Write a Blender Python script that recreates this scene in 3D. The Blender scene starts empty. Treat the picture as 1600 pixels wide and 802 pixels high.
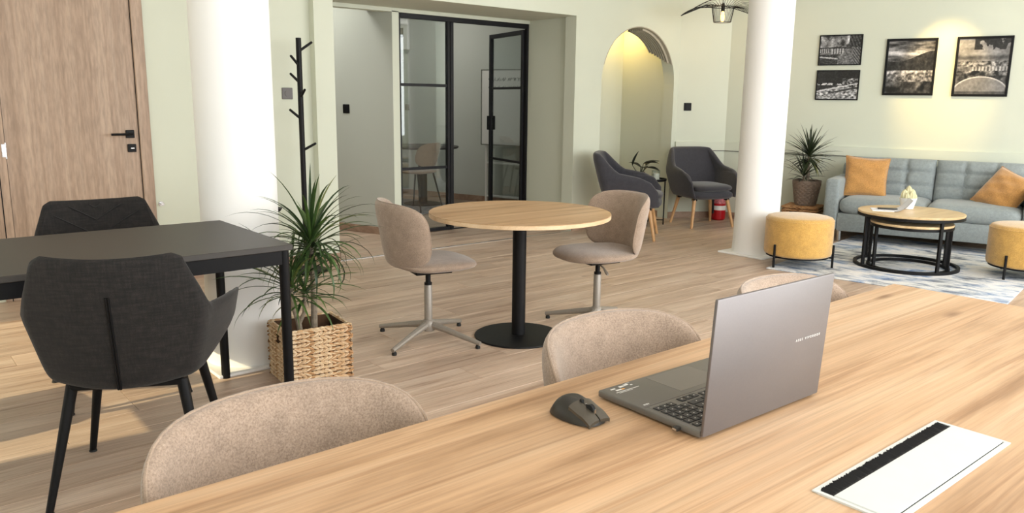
import bpy, bmesh, math, random
from mathutils import Vector, Matrix
from math import sin, cos, pi, radians as rad, sqrt
random.seed(7)
S = bpy.context.scene
COL = S.collection

# ------------------------------------------------------------------ camera, world, sun, windows, exposure
def make_camera():
    pitch, roll, t = 0.19423, 0.01246, rad(50.0)
    F = Vector((0, cos(pitch), -sin(pitch))); R = Vector((1, 0, 0)); U = R.cross(F)
    R, U = cos(roll)*R + sin(roll)*U, -sin(roll)*R + cos(roll)*U
    ax, ay = Vector((sin(t), cos(t), 0)), Vector((-cos(t), sin(t), 0))
    w = lambda v: Vector((v.dot(ax), v.dot(ay), v.z))
    R, U, F = w(R), w(U), w(F)
    cam = bpy.data.cameras.new('camera'); o = bpy.data.objects.new('camera', cam); COL.objects.link(o)
    cam.sensor_width = 36; cam.lens = 36*1240.8/1600; cam.clip_start = .02; cam.clip_end = 100
    m = Matrix((R, U, -F)).transposed().to_4x4(); m.translation = (0, 0, 1.30)
    o.matrix_world = m; S.camera = o
make_camera()

S.view_settings.view_transform = 'Standard'; S.view_settings.look = 'None'
S.view_settings.gamma = 1.0; S.view_settings.use_curve_mapping = False
S.view_settings.exposure = 0.08

W = bpy.data.worlds.new('world'); S.world = W; W.use_nodes = True
bg = W.node_tree.nodes['Background']; bg.inputs[0].default_value = (.80, .90, 1.0, 1); bg.inputs[1].default_value = 1.2

def add_sun(direction, energy, angle, color):
    l = bpy.data.lights.new('sun', 'SUN'); l.energy = energy; l.angle = rad(angle); l.color = color
    o = bpy.data.objects.new('sun', l); COL.objects.link(o)
    o.rotation_euler = Vector(direction).to_track_quat('-Z', 'Y').to_euler(); o.location = (0, -6, 6)
add_sun((1.0, -.08, -.50), 6.5, .6, (1.0, .78, .48))

FRONT_Y = -1.40
WINDOWS = [(-2.2, .9, 2.6, 11), (1.25, 2.95, 2.6, 22), (3.15, 4.33, 2.6, 23), (4.55, 6.3, 2.6, 23), (6.6, 9.1, 2.6, 18)]     # windows in the wall behind the camera: x0, x1, top, brightness
WIN_Z0 = .55
SIDE_WIN = (3.40, 5.60, .06, 2.30)                       # window in the side wall left of the frame: y0, y1, z0, z1
def area_light(name, loc, sx, sy, power, color, rot):
    l = bpy.data.lights.new(name, 'AREA'); l.shape = 'RECTANGLE'; l.size = sx; l.size_y = sy; l.energy = power; l.color = color
    o = bpy.data.objects.new(name, l); COL.objects.link(o); o.location = loc; o.rotation_euler = rot
for (a, b, zt, p) in WINDOWS:
    area_light('window_daylight', ((a+b)/2, FRONT_Y+.06, (WIN_Z0+zt)/2), b-a, zt-WIN_Z0, p*(b-a)*(zt-WIN_Z0), (.94, .975, 1.0), (rad(90), 0, 0))
area_light('window_daylight', (-2.58, (SIDE_WIN[0]+SIDE_WIN[1])/2, 1.2), 2.2, 2.2, 22, (1.0, .93, .82), (rad(90), 0, rad(-90)))
area_light('room_fill_light', (5.2, 8.3, 2.77), .6, .6, 14, (1, .97, .93), (0, 0, 0))        # unseen fill lamp added to brighten the glass-fronted room
area_light('corridor_fill_light', (2.9, 7.3, 2.77), .5, .5, 22, (1, .97, .93), (0, 0, 0))    # added fill lamp lifting the dark corridor, no fitting built

# ------------------------------------------------------------------ helpers
def lin(h):
    h = h.lstrip('#'); c = [int(h[i:i+2], 16)/255 for i in (0, 2, 4)]
    return tuple((x/12.92 if x <= .04045 else ((x+.055)/1.055)**2.4) for x in c) + (1,)

class NT:
    def __init__(s, name):
        s.m = bpy.data.materials.new(name); s.m.use_nodes = True; s.t = s.m.node_tree
        s.b = s.t.nodes['Principled BSDF']
    def n(s, typ, **kw):
        nd = s.t.nodes.new(typ)
        for k, v in kw.items():
            if k in nd.inputs: nd.inputs[k].default_value = v
            else: setattr(nd, k, v)
        return nd
    def l(s, a, b): s.t.links.new(a, b)
    def ramp(s, fac, stops):
        r = s.n('ShaderNodeValToRGB'); e = r.color_ramp.elements
        while len(e) < len(stops): e.new(.5)
        for el, (p, c) in zip(e, stops): el.position = p; el.color = c if len(c) == 4 else (*c, 1)
        s.l(fac, r.inputs[0]); return r.outputs[0]
    def coords(s, scale=(1, 1, 1), kind='Object', rnd=False, rot=(0, 0, 0)):
        tc = s.n('ShaderNodeTexCoord'); v = tc.outputs[kind]
        if rnd:
            oi = s.n('ShaderNodeObjectInfo'); k = s.n('ShaderNodeVectorMath', operation='SCALE'); k.inputs[0].default_value = (37.3, 11.7, 5.1)
            s.l(oi.outputs['Random'], k.inputs['Scale'])
            a = s.n('ShaderNodeVectorMath', operation='ADD'); s.l(v, a.inputs[0]); s.l(k.outputs[0], a.inputs[1]); v = a.outputs[0]
        mp = s.n('ShaderNodeMapping'); mp.inputs['Scale'].default_value = scale; mp.inputs['Rotation'].default_value = rot
        s.l(v, mp.inputs[0]); return mp.outputs[0]
    def noise(s, vec, scale=5, detail=4, rough=.5, dist=0):
        n = s.n('ShaderNodeTexNoise'); n.inputs['Scale'].default_value = scale; n.inputs['Detail'].default_value = detail
        n.inputs['Roughness'].default_value = rough; n.inputs['Distortion'].default_value = dist
        s.l(vec, n.inputs['Vector']); return n.outputs[0]
    def mix(s, fac, a, b, mode='MIX'):
        m = s.n('ShaderNodeMix', data_type='RGBA', blend_type=mode)
        for sock, v in ((m.inputs[0], fac), (m.inputs[6], a), (m.inputs[7], b)):
            if hasattr(v, 'is_linked') or hasattr(v, 'links'): s.l(v, sock)
            else: sock.default_value = v
        return m.outputs[2]
    def bump(s, h, strength=.2, dist=.002):
        b = s.n('ShaderNodeBump'); b.inputs['Strength'].default_value = strength; b.inputs['Distance'].default_value = dist
        s.l(h, b.inputs['Height']); s.l(b.outputs[0], s.b.inputs['Normal'])
    def col(s, c):
        if hasattr(c, 'links'): s.l(c, s.b.inputs['Base Color'])
        else: s.b.inputs['Base Color'].default_value = c
    def set(s, **kw):
        for k, v in kw.items(): s.b.inputs[k.replace('_', ' ')].default_value = v
        return s

def plain(name, hexc, rough=.5, metal=0, var=.06, scale=30, bump=0, **kw):
    m = NT(name); c = lin(hexc); v = m.coords()
    n = m.noise(v, scale, 5, .6)
    d = tuple(max(0, x*(1-var)) for x in c[:3])+(1,); u = tuple(min(1, x*(1+var)) for x in c[:3])+(1,)
    m.col(m.ramp(n, [(.3, d), (.7, u)])); m.set(Roughness=rough, Metallic=metal, **kw)
    if bump: m.bump(n, bump, .002)
    return m.m

def fabric(name, c1, c2, scale=600, bump=.5, rough=.95, sheen=.3, weave=None, mid=None, dist=.001):
    m = NT(name); v = m.coords()
    n = m.noise(v, scale, 3, .7); n2 = m.noise(v, scale*.09, 4, .6)
    c = m.ramp(n, [(.32, lin(c1)), (.68, lin(c2))])
    g = m.ramp(n2, [(.3, (.86, .86, .86, 1)), (.7, (1.1, 1.1, 1.1, 1))])
    c = m.mix(1.0, c, g, 'MULTIPLY')
    h = n
    if weave:
        for rot in ((0, 0, 0), (0, 0, 0)):
            pass
        a = m.noise(m.coords((weave*.12, weave*.12, weave)), 1, 2, .5); b = m.noise(m.coords((weave, weave, weave*.12)), 1, 2, .5)
        s1 = m.ramp(a, [(.35, (.62, .62, .62, 1)), (.7, (1.35, 1.33, 1.28, 1))]); s2 = m.ramp(b, [(.35, (.7, .7, .7, 1)), (.7, (1.3, 1.28, 1.25, 1))])
        c = m.mix(1.0, m.mix(1.0, c, s1, 'MULTIPLY'), s2, 'MULTIPLY')
    m.col(c); m.set(Roughness=rough); m.b.inputs['Sheen Weight'].default_value = sheen; m.b.inputs['Sheen Roughness'].default_value = .5
    m.bump(h, bump, dist); return m.m

def wood(name, dark, mid, light, stretch=(1.0, 9, 9), rnd=False, rough=.45, scale=1.6, fine=.35, contrast=(.30, .5, .70), knots=True, bump=.05, tint=None, spec=.5, streak=0):
    m = NT(name); v = m.coords(stretch, rnd=rnd)
    n = m.noise(v, scale, 7, .58, .7)
    c = m.ramp(n, [(contrast[0], lin(dark)), (contrast[1], lin(mid)), (contrast[2], lin(light))])
    v2 = m.coords((stretch[0]*2.2, stretch[1]*14, stretch[2]*14), rnd=rnd)
    f = m.noise(v2, scale*1.6, 3, .6)
    fc = m.ramp(f, [(.3, (1-fine*.55,)*3+(1,)), (.62, (1.06,)*3+(1,))])
    c = m.mix(1.0, c, fc, 'MULTIPLY')
    v3 = m.coords((stretch[0]*.9, stretch[1]*.55, stretch[2]*.55), rnd=rnd)
    big = m.noise(v3, scale*.8, 2, .5)
    c = m.mix(1.0, c, m.ramp(big, [(.3, (.88, .86, .84, 1)), (.7, (1.08, 1.08, 1.08, 1))]), 'MULTIPLY')
    if streak:
        v4 = m.coords((stretch[0]*.55, stretch[1]*1.9, stretch[2]*1.9), rnd=rnd)
        k4 = m.ramp(m.noise(v4, scale*1.3, 5, .62, .9), [(.535, (1, 1, 1, 1)), (.60, (.80, .74, .68, 1)), (.66, (1, 1, 1, 1)), (.72, (.86, .80, .75, 1))])
        c = m.mix(streak, c, m.mix(1.0, c, k4, 'MULTIPLY'))
    if knots:
        vo = m.n('ShaderNodeTexVoronoi'); vo.inputs['Scale'].default_value = 1.0
        m.l(m.coords((1.5, 5.5, 5.5), rnd=rnd), vo.inputs['Vector'])
        k = m.ramp(vo.outputs['Distance'], [(.02, (.42, .33, .27, 1)), (.10, (1, 1, 1, 1))])
        c = m.mix(.8, c, m.mix(1.0, c, k, 'MULTIPLY'))
    if rnd:
        oi = m.n('ShaderNodeObjectInfo')
        c = m.mix(1.0, c, m.ramp(oi.outputs['Random'], [(0, (.90, .89, .88, 1)), (.5, (1, 1, 1, 1)), (1, (1.07, 1.06, 1.05, 1))]), 'MULTIPLY')
    m.col(c); m.set(Roughness=rough); m.b.inputs['Specular IOR Level'].default_value = spec
    m.bump(f, bump, .001); return m.m

def wallpaint(name, hexc):
    m = NT(name); v = m.coords(kind='Object')
    n = m.noise(v, 1.3, 3, .5); n2 = m.noise(v, 160, 3, .6); c = lin(hexc)
    m.col(m.ramp(n, [(.3, tuple(x*.975 for x in c[:3])+(1,)), (.7, tuple(min(1, x*1.02) for x in c[:3])+(1,))]))
    m.set(Roughness=.72); m.bump(n2, .12, .0015); return m.m

M = {}
M['wall'] = wallpaint('sage_wall_paint', '#d2d6c5')
M['grey_wall'] = wallpaint('grey_room_paint', '#c3c7bd')
M['lining'] = wallpaint('taupe_lining_paint', '#b3ad9c')
M['white'] = wallpaint('white_paint', '#f1f1ee')
M['pillar'] = wallpaint('pillar_paint', '#f3f2ef')
M['ceiling'] = wallpaint('ceiling_paint', '#f2f1ec')
M['plank'] = wood('oak_floor_plank', '#a58b78', '#c8af9a', '#d7c2af', (.8, 8, 8), True, .40, 1.7, .50, (.28, .46, .68), True, streak=.75)
M['floor'] = wood('oak_floor_base', '#a58b78', '#c8af9a', '#d7c2af', (1.0, 8, 8), False, .45, 1.7, .30, (.26, .48, .68), True)
M['desk_oak'] = wood('oak_table_laminate', '#98734f', '#c6a17c', '#d4b593', (.34, 4.4, 4.4), False, .40, 1.6, .32, (.33, .48, .66), True, streak=1.0)
M['round_oak'] = wood('light_oak_laminate', '#a07a54', '#c6a176', '#d3b28b', (.6, 6, 6), False, .4, 1.5, .22, (.28, .48, .68), False, streak=.8)
M['edge_oak'] = wood('oak_edge_band', '#cfae86', '#dcbf9a', '#e3caa8', (1, 5, 5), False, .45, 2, .15, (.3, .5, .7), False)
M['coffee_oak'] = wood('pale_oak_veneer', '#c8a878', '#dcc094', '#e6cfa8', (1, 9, 9), False, .38, 1.5, .2, (.3, .5, .7), False)
M['leg_oak'] = wood('beech_leg', '#b98a57', '#cfa271', '#dcb487', (9, 9, .9), False, .45, 2, .2, (.3, .5, .7), False)
M['door'] = wood('ash_door_laminate', '#a08875', '#b59d89', '#c0aa97', (16, 16, .32), False, .55, 1.2, .45, (.26, .5, .74), False)
M['skirt'] = wood('brown_skirting', '#8d7260', '#a58974', '#b39883', (2, 6, 6), False, .45, 1.5, .3, (.3, .5, .7), False)
M['black'] = plain('black_powder_coat', '#0d0d0f', .5, 0, .1, 120, .03, Specular_IOR_Level=.22)
M['blacktop'] = plain('black_desk_laminate', '#3a3632', .48, 0, .10, 200, .10)
M['dark_metal'] = plain('black_steel', '#121216', .45, .0, .08, 90, Specular_IOR_Level=.3)
M['taupe_metal'] = plain('taupe_metal', '#928a80', .40, .2, .05, 60)
M['chrome'] = plain('brushed_chrome', '#c9c9c9', .25, 1, .04, 60)
M['beige'] = fabric('beige_felt', '#857261', '#ac9785', 260, .6, .95, .35, dist=.0012)
M['charcoal'] = fabric('charcoal_weave', '#131110', '#262221', 420, .7, .95, .12, weave=150, dist=.0012)
M['graphite'] = fabric('graphite_wool', '#2c2b30', '#45444b', 420, .5, .95, .25)
M['sofa'] = fabric('grey_blue_sofa_cloth', '#7d8586', '#9ea6a6', 500, .4, .95, .25)
M['mustard'] = fabric('mustard_chenille', '#b5873b', '#dbb061', 200, .7, .9, .5, dist=.002)
M['ochre'] = fabric('ochre_velvet', '#a8743a', '#cf9a55', 130, .5, .85, .6, dist=.002)
M['piping'] = fabric('beige_piping', '#8f7b6b', '#a9947f', 400, .3)
M['laptop'] = plain('graphite_laptop_shell', '#6d6867', .40, .45, .03, 300)
M['laptop_deck'] = plain('graphite_laptop_deck', '#6f6c66', .42, .35, .03, 300)
M['touch'] = plain('touchpad_surface', '#77736d', .35, .3, .02, 200)
M['key'] = plain('black_key_cap', '#1e1e1f', .45, 0, .05, 100)
M['screen'] = plain('dark_screen', '#08080a', .12, 0, .02, 10)
M['print_white'] = plain('white_print', '#dedbd6', .5)
M['print_orange'] = plain('orange_print', '#e6a55a', .5)
M['mouse'] = plain('matte_black_plastic', '#26241f', .42, 0, .05, 200)
M['mouse_top'] = plain('grey_mouse_button', '#4a443a', .35, .2, .04, 300)
M['rubber'] = plain('black_rubber', '#101010', .7)
M['plate'] = plain('white_lacquer', '#e9e8e2', .38, 0, .02, 20)
M['flap_plate'] = plain('off_white_metal', '#cfd1cc', .42, 0, .02, 20)
M['bristle'] = plain('black_bristle', '#0f0e0f', .8)
M['soil'] = plain('potting_soil', '#2e241c', .95, 0, .5, 80, .6)
M['pot_taupe'] = plain('taupe_ceramic', '#7d6c5f', .55, 0, .06, 30)
M['white_pot'] = plain('white_ceramic', '#eeeeec', .3, 0, .02, 20)
M['cactus'] = plain('pale_cactus', '#cdc7a0', .7, 0, .15, 90, .2)
M['paper'] = plain('white_paper', '#ebebf0', .6, 0, .02, 20)
M['phone'] = plain('dark_phone', '#2c2f33', .3, .2, .05, 20)
M['red'] = plain('red_enamel', '#b3131f', .28, 0, .05, 20)
M['stem'] = plain('grey_brown_stem', '#8d7f6d', .85, 0, .25, 60, .5)
M['dark_leaf'] = plain('very_dark_leaf', '#121a15', .45, 0, .2, 20, 0, Specular_IOR_Level=.25)
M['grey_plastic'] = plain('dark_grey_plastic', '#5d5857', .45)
M['charm'] = plain('wax_candle', '#e9e4d6', .6)

def leafmat(name, a, b):
    m = NT(name); oi = m.n('ShaderNodeObjectInfo')
    c = m.ramp(oi.outputs['Random'], [(0, lin(a)), (.9, lin(b)), (1, lin('#8f8a4c'))])
    n = m.noise(m.coords((40, 40, 6)), 2, 3, .5)
    m.col(m.mix(1.0, c, m.ramp(n, [(.3, (.8, .8, .8, 1)), (.7, (1.15, 1.15, 1.1, 1))]), 'MULTIPLY'))
    m.set(Roughness=.42); return m.m
M['leaf'] = leafmat('dracaena_leaf', '#203719', '#4b6530')
M['leaf_dark'] = leafmat('dark_dracaena_leaf', '#1b2619', '#343f27')  # darker, greyer greens for the dracaena beside the sofa

def basketmat(name, cols):
    m = NT(name); g = m.n('ShaderNodeNewGeometry')
    c = m.ramp(g.outputs['Random Per Island'], [(i/(len(cols)-1), lin(x)) for i, x in enumerate(cols)])
    n = m.noise(m.coords((60, 60, 60)), 3, 3, .6)
    m.col(m.mix(1.0, c, m.ramp(n, [(.3, (.72, .7, .68, 1)), (.7, (1.12, 1.12, 1.1, 1))]), 'MULTIPLY'))
    m.set(Roughness=.7); m.bump(n, .3, .002); return m.m
M['seagrass'] = basketmat('woven_water_hyacinth', ['#a97b50', '#cda67a', '#dcbd96', '#e6cfae', '#bd9064', '#e0c6a2'])
M['wicker'] = basketmat('brown_wicker', ['#8a5d38', '#a87a50', '#c39a6d', '#9b6d44'])
M['basket_in'] = plain('basket_core', '#543a25', .9, 0, .2, 60)

def rugmat():
    m = NT('distressed_rug'); v = m.coords((4.2, 1.8, 1))
    n = m.noise(v, 2.4, 8, .68, .4); v2 = m.coords((1.0, 1.6, 1)); big = m.noise(v2, 1.4, 3, .5)
    f = m.noise(m.coords((220, 220, 220)), 1, 2, .6)
    a = m.ramp(n, [(.36, lin('#6d84ab')), (.44, lin('#aebcd0')), (.52, lin('#e4e4e6')), (.63, lin('#eeece8')), (.74, lin('#c9b99d'))])
    b = m.ramp(n, [(.38, lin('#6a6f79')), (.47, lin('#adb1b5')), (.55, lin('#dcdcda')), (.7, lin('#efeeea'))])
    c = m.mix(m.ramp(big, [(.42, (0, 0, 0, 1)), (.58, (1, 1, 1, 1))]), a, b)
    c = m.mix(1.0, c, m.ramp(f, [(.3, (.85, .85, .85, 1)), (.7, (1.08, 1.08, 1.08, 1))]), 'MULTIPLY')
    m.col(c); m.set(Roughness=.97); m.bump(f, .6, .003); return m.m
M['rug'] = rugmat()
M['rug_grey'] = fabric('grey_mottled_rug', '#73757c', '#b6b8bc', 18, .4, .97, .1)

def glassmat(name, tint=(.93, .96, .95, 1), rough=.0, refl=1.0):
    m = NT(name); t = m.t; out = t.nodes['Material Output']
    tr = m.n('ShaderNodeBsdfTransparent'); tr.inputs[0].default_value = tint
    gl = m.n('ShaderNodeBsdfGlossy'); gl.inputs['Roughness'].default_value = rough; gl.inputs[0].default_value = (refl, refl, refl, 1)
    lw = m.n('ShaderNodeLayerWeight'); lw.inputs[0].default_value = .5
    pw = m.n('ShaderNodeMath', operation='POWER'); m.l(lw.outputs['Facing'], pw.inputs[0]); pw.inputs[1].default_value = 5
    ma = m.n('ShaderNodeMath', operation='MULTIPLY_ADD'); m.l(pw.outputs[0], ma.inputs[0]); ma.inputs[1].default_value = .94; ma.inputs[2].default_value = .06
    mx = m.n('ShaderNodeMixShader'); m.l(ma.outputs[0], mx.inputs[0]); m.l(tr.outputs[0], mx.inputs[1]); m.l(gl.outputs[0], mx.inputs[2])
    m.l(mx.outputs[0], out.inputs[0]); return m.m
M['glass'] = glassmat('door_glass', (.86, .89, .89, 1))
M['jar'] = glassmat('clear_jar_glass', (.92, .95, .95, 1))
def emit(name, color, s):
    m = NT(name); m.b.inputs['Emission Color'].default_value = (*color, 1); m.b.inputs['Emission Strength'].default_value = s
    m.b.inputs['Base Color'].default_value = (*color, 1); return m.m
M['bulb'] = emit('warm_filament_bulb', (1.0, .50, .14), 7)
M['led'] = emit('warm_led', (1.0, .78, .42), 6)
def frosted():
    m = NT('frosted_window'); m.b.inputs['Base Color'].default_value = (.9, .93, .95, 1); m.set(Roughness=.35)
    return m.m
M['frost'] = frosted()

# ---- mesh building
def me_from(name, verts, faces, smooth=None):
    me = bpy.data.meshes.new(name); me.from_pydata([tuple(v) for v in verts], [], faces); me.update()
    if smooth is not None:
        me.shade_smooth(); me.set_sharp_from_angle(angle=rad(smooth))
    return me
class B:
    """collects shapes into one mesh"""
    def __init__(s): s.v = []; s.f = []
    def add(s, v, f):
        o = len(s.v); s.v += [Vector(x) for x in v]; s.f += [tuple(i+o for i in q) for q in f]; return s
    def box(s, x0, x1, y0, y1, z0, z1, bev=0, seg=2, mat=None):
        bm = bmesh.new(); bmesh.ops.create_cube(bm, size=1)
        for v in bm.verts: v.co = Vector(((x0+x1)/2+v.co.x*(x1-x0), (y0+y1)/2+v.co.y*(y1-y0), (z0+z1)/2+v.co.z*(z1-z0)))
        if bev: bmesh.ops.bevel(bm, geom=bm.edges[:], offset=bev, segments=seg, profile=.5, affect='EDGES')
        bm.verts.index_update()
        vs = [(mat @ v.co if mat else v.co.copy()) for v in bm.verts]; s.add(vs, [[v.index for v in f.verts] for f in bm.faces]); bm.free(); return s
    def tube(s, pts, r, n=12, cap=True):
        pts = [Vector(p) for p in pts]; m = len(pts); rs = r if isinstance(r, (list, tuple)) else [r]*m
        v = []; f = []; up = None
        for i, p in enumerate(pts):
            d = (pts[min(i+1, m-1)]-pts[max(i-1, 0)]).normalized()
            if up is None: up = Vector((0, 0, 1)) if abs(d.z) < .9 else Vector((1, 0, 0))
            a = d.cross(up).normalized(); b = a.cross(d).normalized(); up = b
            for k in range(n):
                t = 2*pi*k/n; v.append(p+rs[i]*(cos(t)*a+sin(t)*b))
        for i in range(m-1):
            for k in range(n): f.append((i*n+k, i*n+(k+1) % n, (i+1)*n+(k+1) % n, (i+1)*n+k))
        if cap: f.append(tuple(range(n))[::-1]); f.append(tuple((m-1)*n+k for k in range(n)))
        return s.add(v, [q[::-1] for q in f])
    def lathe(s, prof, n=32, c=(0, 0, 0), sx=1, sy=1):
        v = []; f = []; m = len(prof)
        for (r, z) in prof:
            for k in range(n):
                t = 2*pi*k/n; v.append((c[0]+r*cos(t)*sx, c[1]+r*sin(t)*sy, c[2]+z))
        for i in range(m-1):
            for k in range(n): f.append((i*n+k, i*n+(k+1) % n, (i+1)*n+(k+1) % n, (i+1)*n+k))
        f.append(tuple(range(n))[::-1]); f.append(tuple((m-1)*n+k for k in range(n)))
        return s.add(v, f)
    def prism(s, poly, z0, z1):
        n = len(poly); v = [(x, y, z0) for x, y in poly]+[(x, y, z1) for x, y in poly]
        f = [tuple(range(n))[::-1], tuple(range(n, 2*n))]+[(i, (i+1) % n, n+(i+1) % n, n+i) for i in range(n)]
        return s.add(v, f)
    def xform(s, m):
        s.v = [m @ x for x in s.v]; return s
    def mesh(s, name='m', smooth=35): return me_from(name, s.v, s.f, smooth)

def obj(name, me, mat, parent=None, loc=(0, 0, 0), rz=0, rot=None):
    if isinstance(me, B): me = me.mesh(name)
    o = bpy.data.objects.new(name, me); COL.objects.link(o)
    if mat is not None and not me.materials: me.materials.append(M[mat] if isinstance(mat, str) else mat)
    o.location = loc; o.rotation_euler = rot if rot else (0, 0, rz)
    if parent: o.parent = parent
    return o
def thing(name, label, cat, loc=(0, 0, 0), rz=0, group=None):
    o = bpy.data.objects.new(name, None); COL.objects.link(o); o.empty_display_size = .05
    o.location = loc; o.rotation_euler = (0, 0, rz); return tag(o, label, cat, group)
def tag(o, label, cat, group=None):
    o['label'] = label; o['category'] = cat
    if group: o['group'] = group
    return o
def struct(name, me, mat, label=None, **k):
    o = obj(name, me, mat, **k); o['kind'] = 'structure'
    if label: o['label'] = label
    return o
_cache = {}
def cached(key, fn):
    if key not in _cache: _cache[key] = fn()
    return _cache[key]

def surf(pos, th, nu=28, nv=16, name='shell', disc=None, smooth=60):
    """padded curved panel: pos(u,v) with u,v in [-1,1]; rim rounded.  disc=p maps the square onto a superellipse first"""
    def mp(u, v):
        if not disc: return u, v, max(abs(u), abs(v))
        x, y = u*sqrt(1-v*v/2), v*sqrt(1-u*u/2); r = sqrt(x*x+y*y)
        if r < 1e-6: return 0, 0, 0
        c, s_ = abs(x/r), abs(y/r); k = 1/((c**disc+s_**disc)**(1/disc)); return x*k, y*k, r
    def warp(i, n):       # denser near the rim
        t = -1+2*i/n; return math.copysign(1-(1-abs(t))**1.5, t)
    V = []; e = 1e-3
    P = {}
    for j in range(nv+1):
        for i in range(nu+1):
            u, v, r = mp(warp(i, nu), warp(j, nv))
            p = Vector(pos(u, v)); du = Vector(pos(u+e, v))-Vector(pos(u-e, v)); dv = Vector(pos(u, v+e))-Vector(pos(u, v-e))
            n = du.cross(dv)
            n = n.normalized() if n.length > 1e-12 else Vector((0, 1, 0))
            t = th/2*sqrt(max(0, 1-min(1, r)**7)) if r < 1 else 0
            P[i, j] = (p, n, t)
    idx = {}; f = []
    for side in (1, -1):
        for j in range(nv+1):
            for i in range(nu+1):
                p, n, t = P[i, j]
                edge = i in (0, nu) or j in (0, nv)
                if edge and side == -1: idx[i, j, -1] = idx[i, j, 1]; continue
                idx[i, j, side] = len(V); V.append(p+n*(t*side))
    for j in range(nv):
        for i in range(nu):
            q = [(i, j), (i+1, j), (i+1, j+1), (i, j+1)]
            f.append(tuple(idx[a, b, 1] for a, b in q)); f.append(tuple(idx[a, b, -1] for a, b in q[::-1]))
    return me_from(name, V, f, smooth)

def pillowy(sx, sy, sz, n=20, p=4.0, name='cushion', extra=None):
    """superellipsoid-like pad, half sizes sx, sy, sz"""
    V = []; f = []; N = n*2
    for j in range(n+1):
        ph = -pi/2+pi*j/n
        for i in range(N):
            th = 2*pi*i/N
            c = lambda a: math.copysign(abs(cos(a))**(2/p), cos(a)); s_ = lambda a: math.copysign(abs(sin(a))**(2/p), sin(a))
            V.append(Vector((sx*c(ph)*c(th), sy*c(ph)*s_(th), sz*math.copysign(abs(sin(ph))**(2/2.4), sin(ph)))))
    for j in range(n):
        for i in range(N): f.append((j*N+i, j*N+(i+1) % N, (j+1)*N+(i+1) % N, (j+1)*N+i))
    if extra: V = [extra(v) for v in V]
    return me_from(name, V, f, 80)

def clamp(x, a=0., b=1.): return max(a, min(b, x))
def sstep(a, b, x):
    t = clamp((x-a)/(b-a)); return t*t*(3-2*t)
def lerp(a, b, t): return a+(b-a)*t
def interp(x, xs, ys):
    if x <= xs[0]: return ys[0]
    for i in range(len(xs)-1):
        if x <= xs[i+1]: return lerp(ys[i], ys[i+1], (x-xs[i])/(xs[i+1]-xs[i]))
    return ys[-1]

# ------------------------------------------------------------------ the room
CZ = 2.80                                              # ceiling height
C2 = Vector((7.689, 5.431, 0)); DS = Vector((.298, -.955, 0)).normalized(); NS = Vector((.955, .298, 0)).normalized()
def SW(s, off=0, z=0): return C2+DS*s-NS*off+Vector((0, 0, z))      # along the sofa wall, off = metres out of it
RZS = math.atan2(DS.y, DS.x)

def wallslab(p, q, z0, z1, th=.12):
    """upright slab whose visible face runs p->q; thickness goes to the left of p->q"""
    p = Vector((p[0], p[1], 0)); q = Vector((q[0], q[1], 0)); d = (q-p).normalized(); n = Vector((-d.y, d.x, 0))*th
    b = B(); b.prism([(p.x, p.y), (q.x, q.y), (q.x+n.x, q.y+n.y), (p.x+n.x, p.y+n.y)], z0, z1); return b
fl = struct('floor', B().box(-2.7, 10.6, -1.5, 10.4, -.12, -.004), 'floor', 'oak laminate plank floor')
struct('ceiling', B().box(-2.6, 10.6, -1.6, 10.4, CZ, CZ+.1), 'ceiling')

# oak planks laid along the long walls
PL, PW = 1.38, .192
def plank_mesh(L):
    c = .0012; x0, x1, y0, y1 = c/2, L-c/2, c/2, PW-c/2; t = .0016
    v = [(x0, y0, -.012), (x1, y0, -.012), (x1, y1, -.012), (x0, y1, -.012), (x0, y0, -t), (x1, y0, -t), (x1, y1, -t), (x0, y1, -t),
         (x0+t, y0+t, 0), (x1-t, y0+t, 0), (x1-t, y1-t, 0), (x0+t, y1-t, 0)]
    f = [(0, 3, 2, 1)]+[(i, (i+1) % 4, 4+(i+1) % 4, 4+i) for i in range(4)]+[(4+i, 4+(i+1) % 4, 8+(i+1) % 4, 8+i) for i in range(4)]+[(8, 9, 10, 11)]
    return me_from('plank', v, f)
XA, XB = -.55, 8.35
for r in range(31):
    y = .92+r*PW
    if y > 6.72: break
    x = XA-random.choice((0, .3, .55, .8, 1.05, 1.2))
    while x < XB:
        a, b_ = max(x, XA), min(x+PL, XB)
        if y > 5.75: a, b_ = max(a, 3.0), min(b_, 5.6)
        if b_-a > .05:
            L = round(b_-a, 3)
            obj('plank', cached(('plank', L), lambda: plank_mesh(L)), 'plank', fl, (a, y, 0))
        x += PL

# door wall (left), recessed 8 cm behind the portal plane
YD, YO, YG = 5.824, 5.745, 6.50
DX0, DX1, DH = .770, 1.560, 2.04
b = B(); b.box(-2.6, DX0-.07, YD, YD+.14, 0, CZ); b.box(DX1+.07, 2.84, YD, YD+.14, 0, CZ); b.box(DX0-.07, DX1+.07, YD, YD+.14, DH+.07, CZ)
struct('wall_left', b, 'wall', 'pale sage wall with the wooden door')
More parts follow.
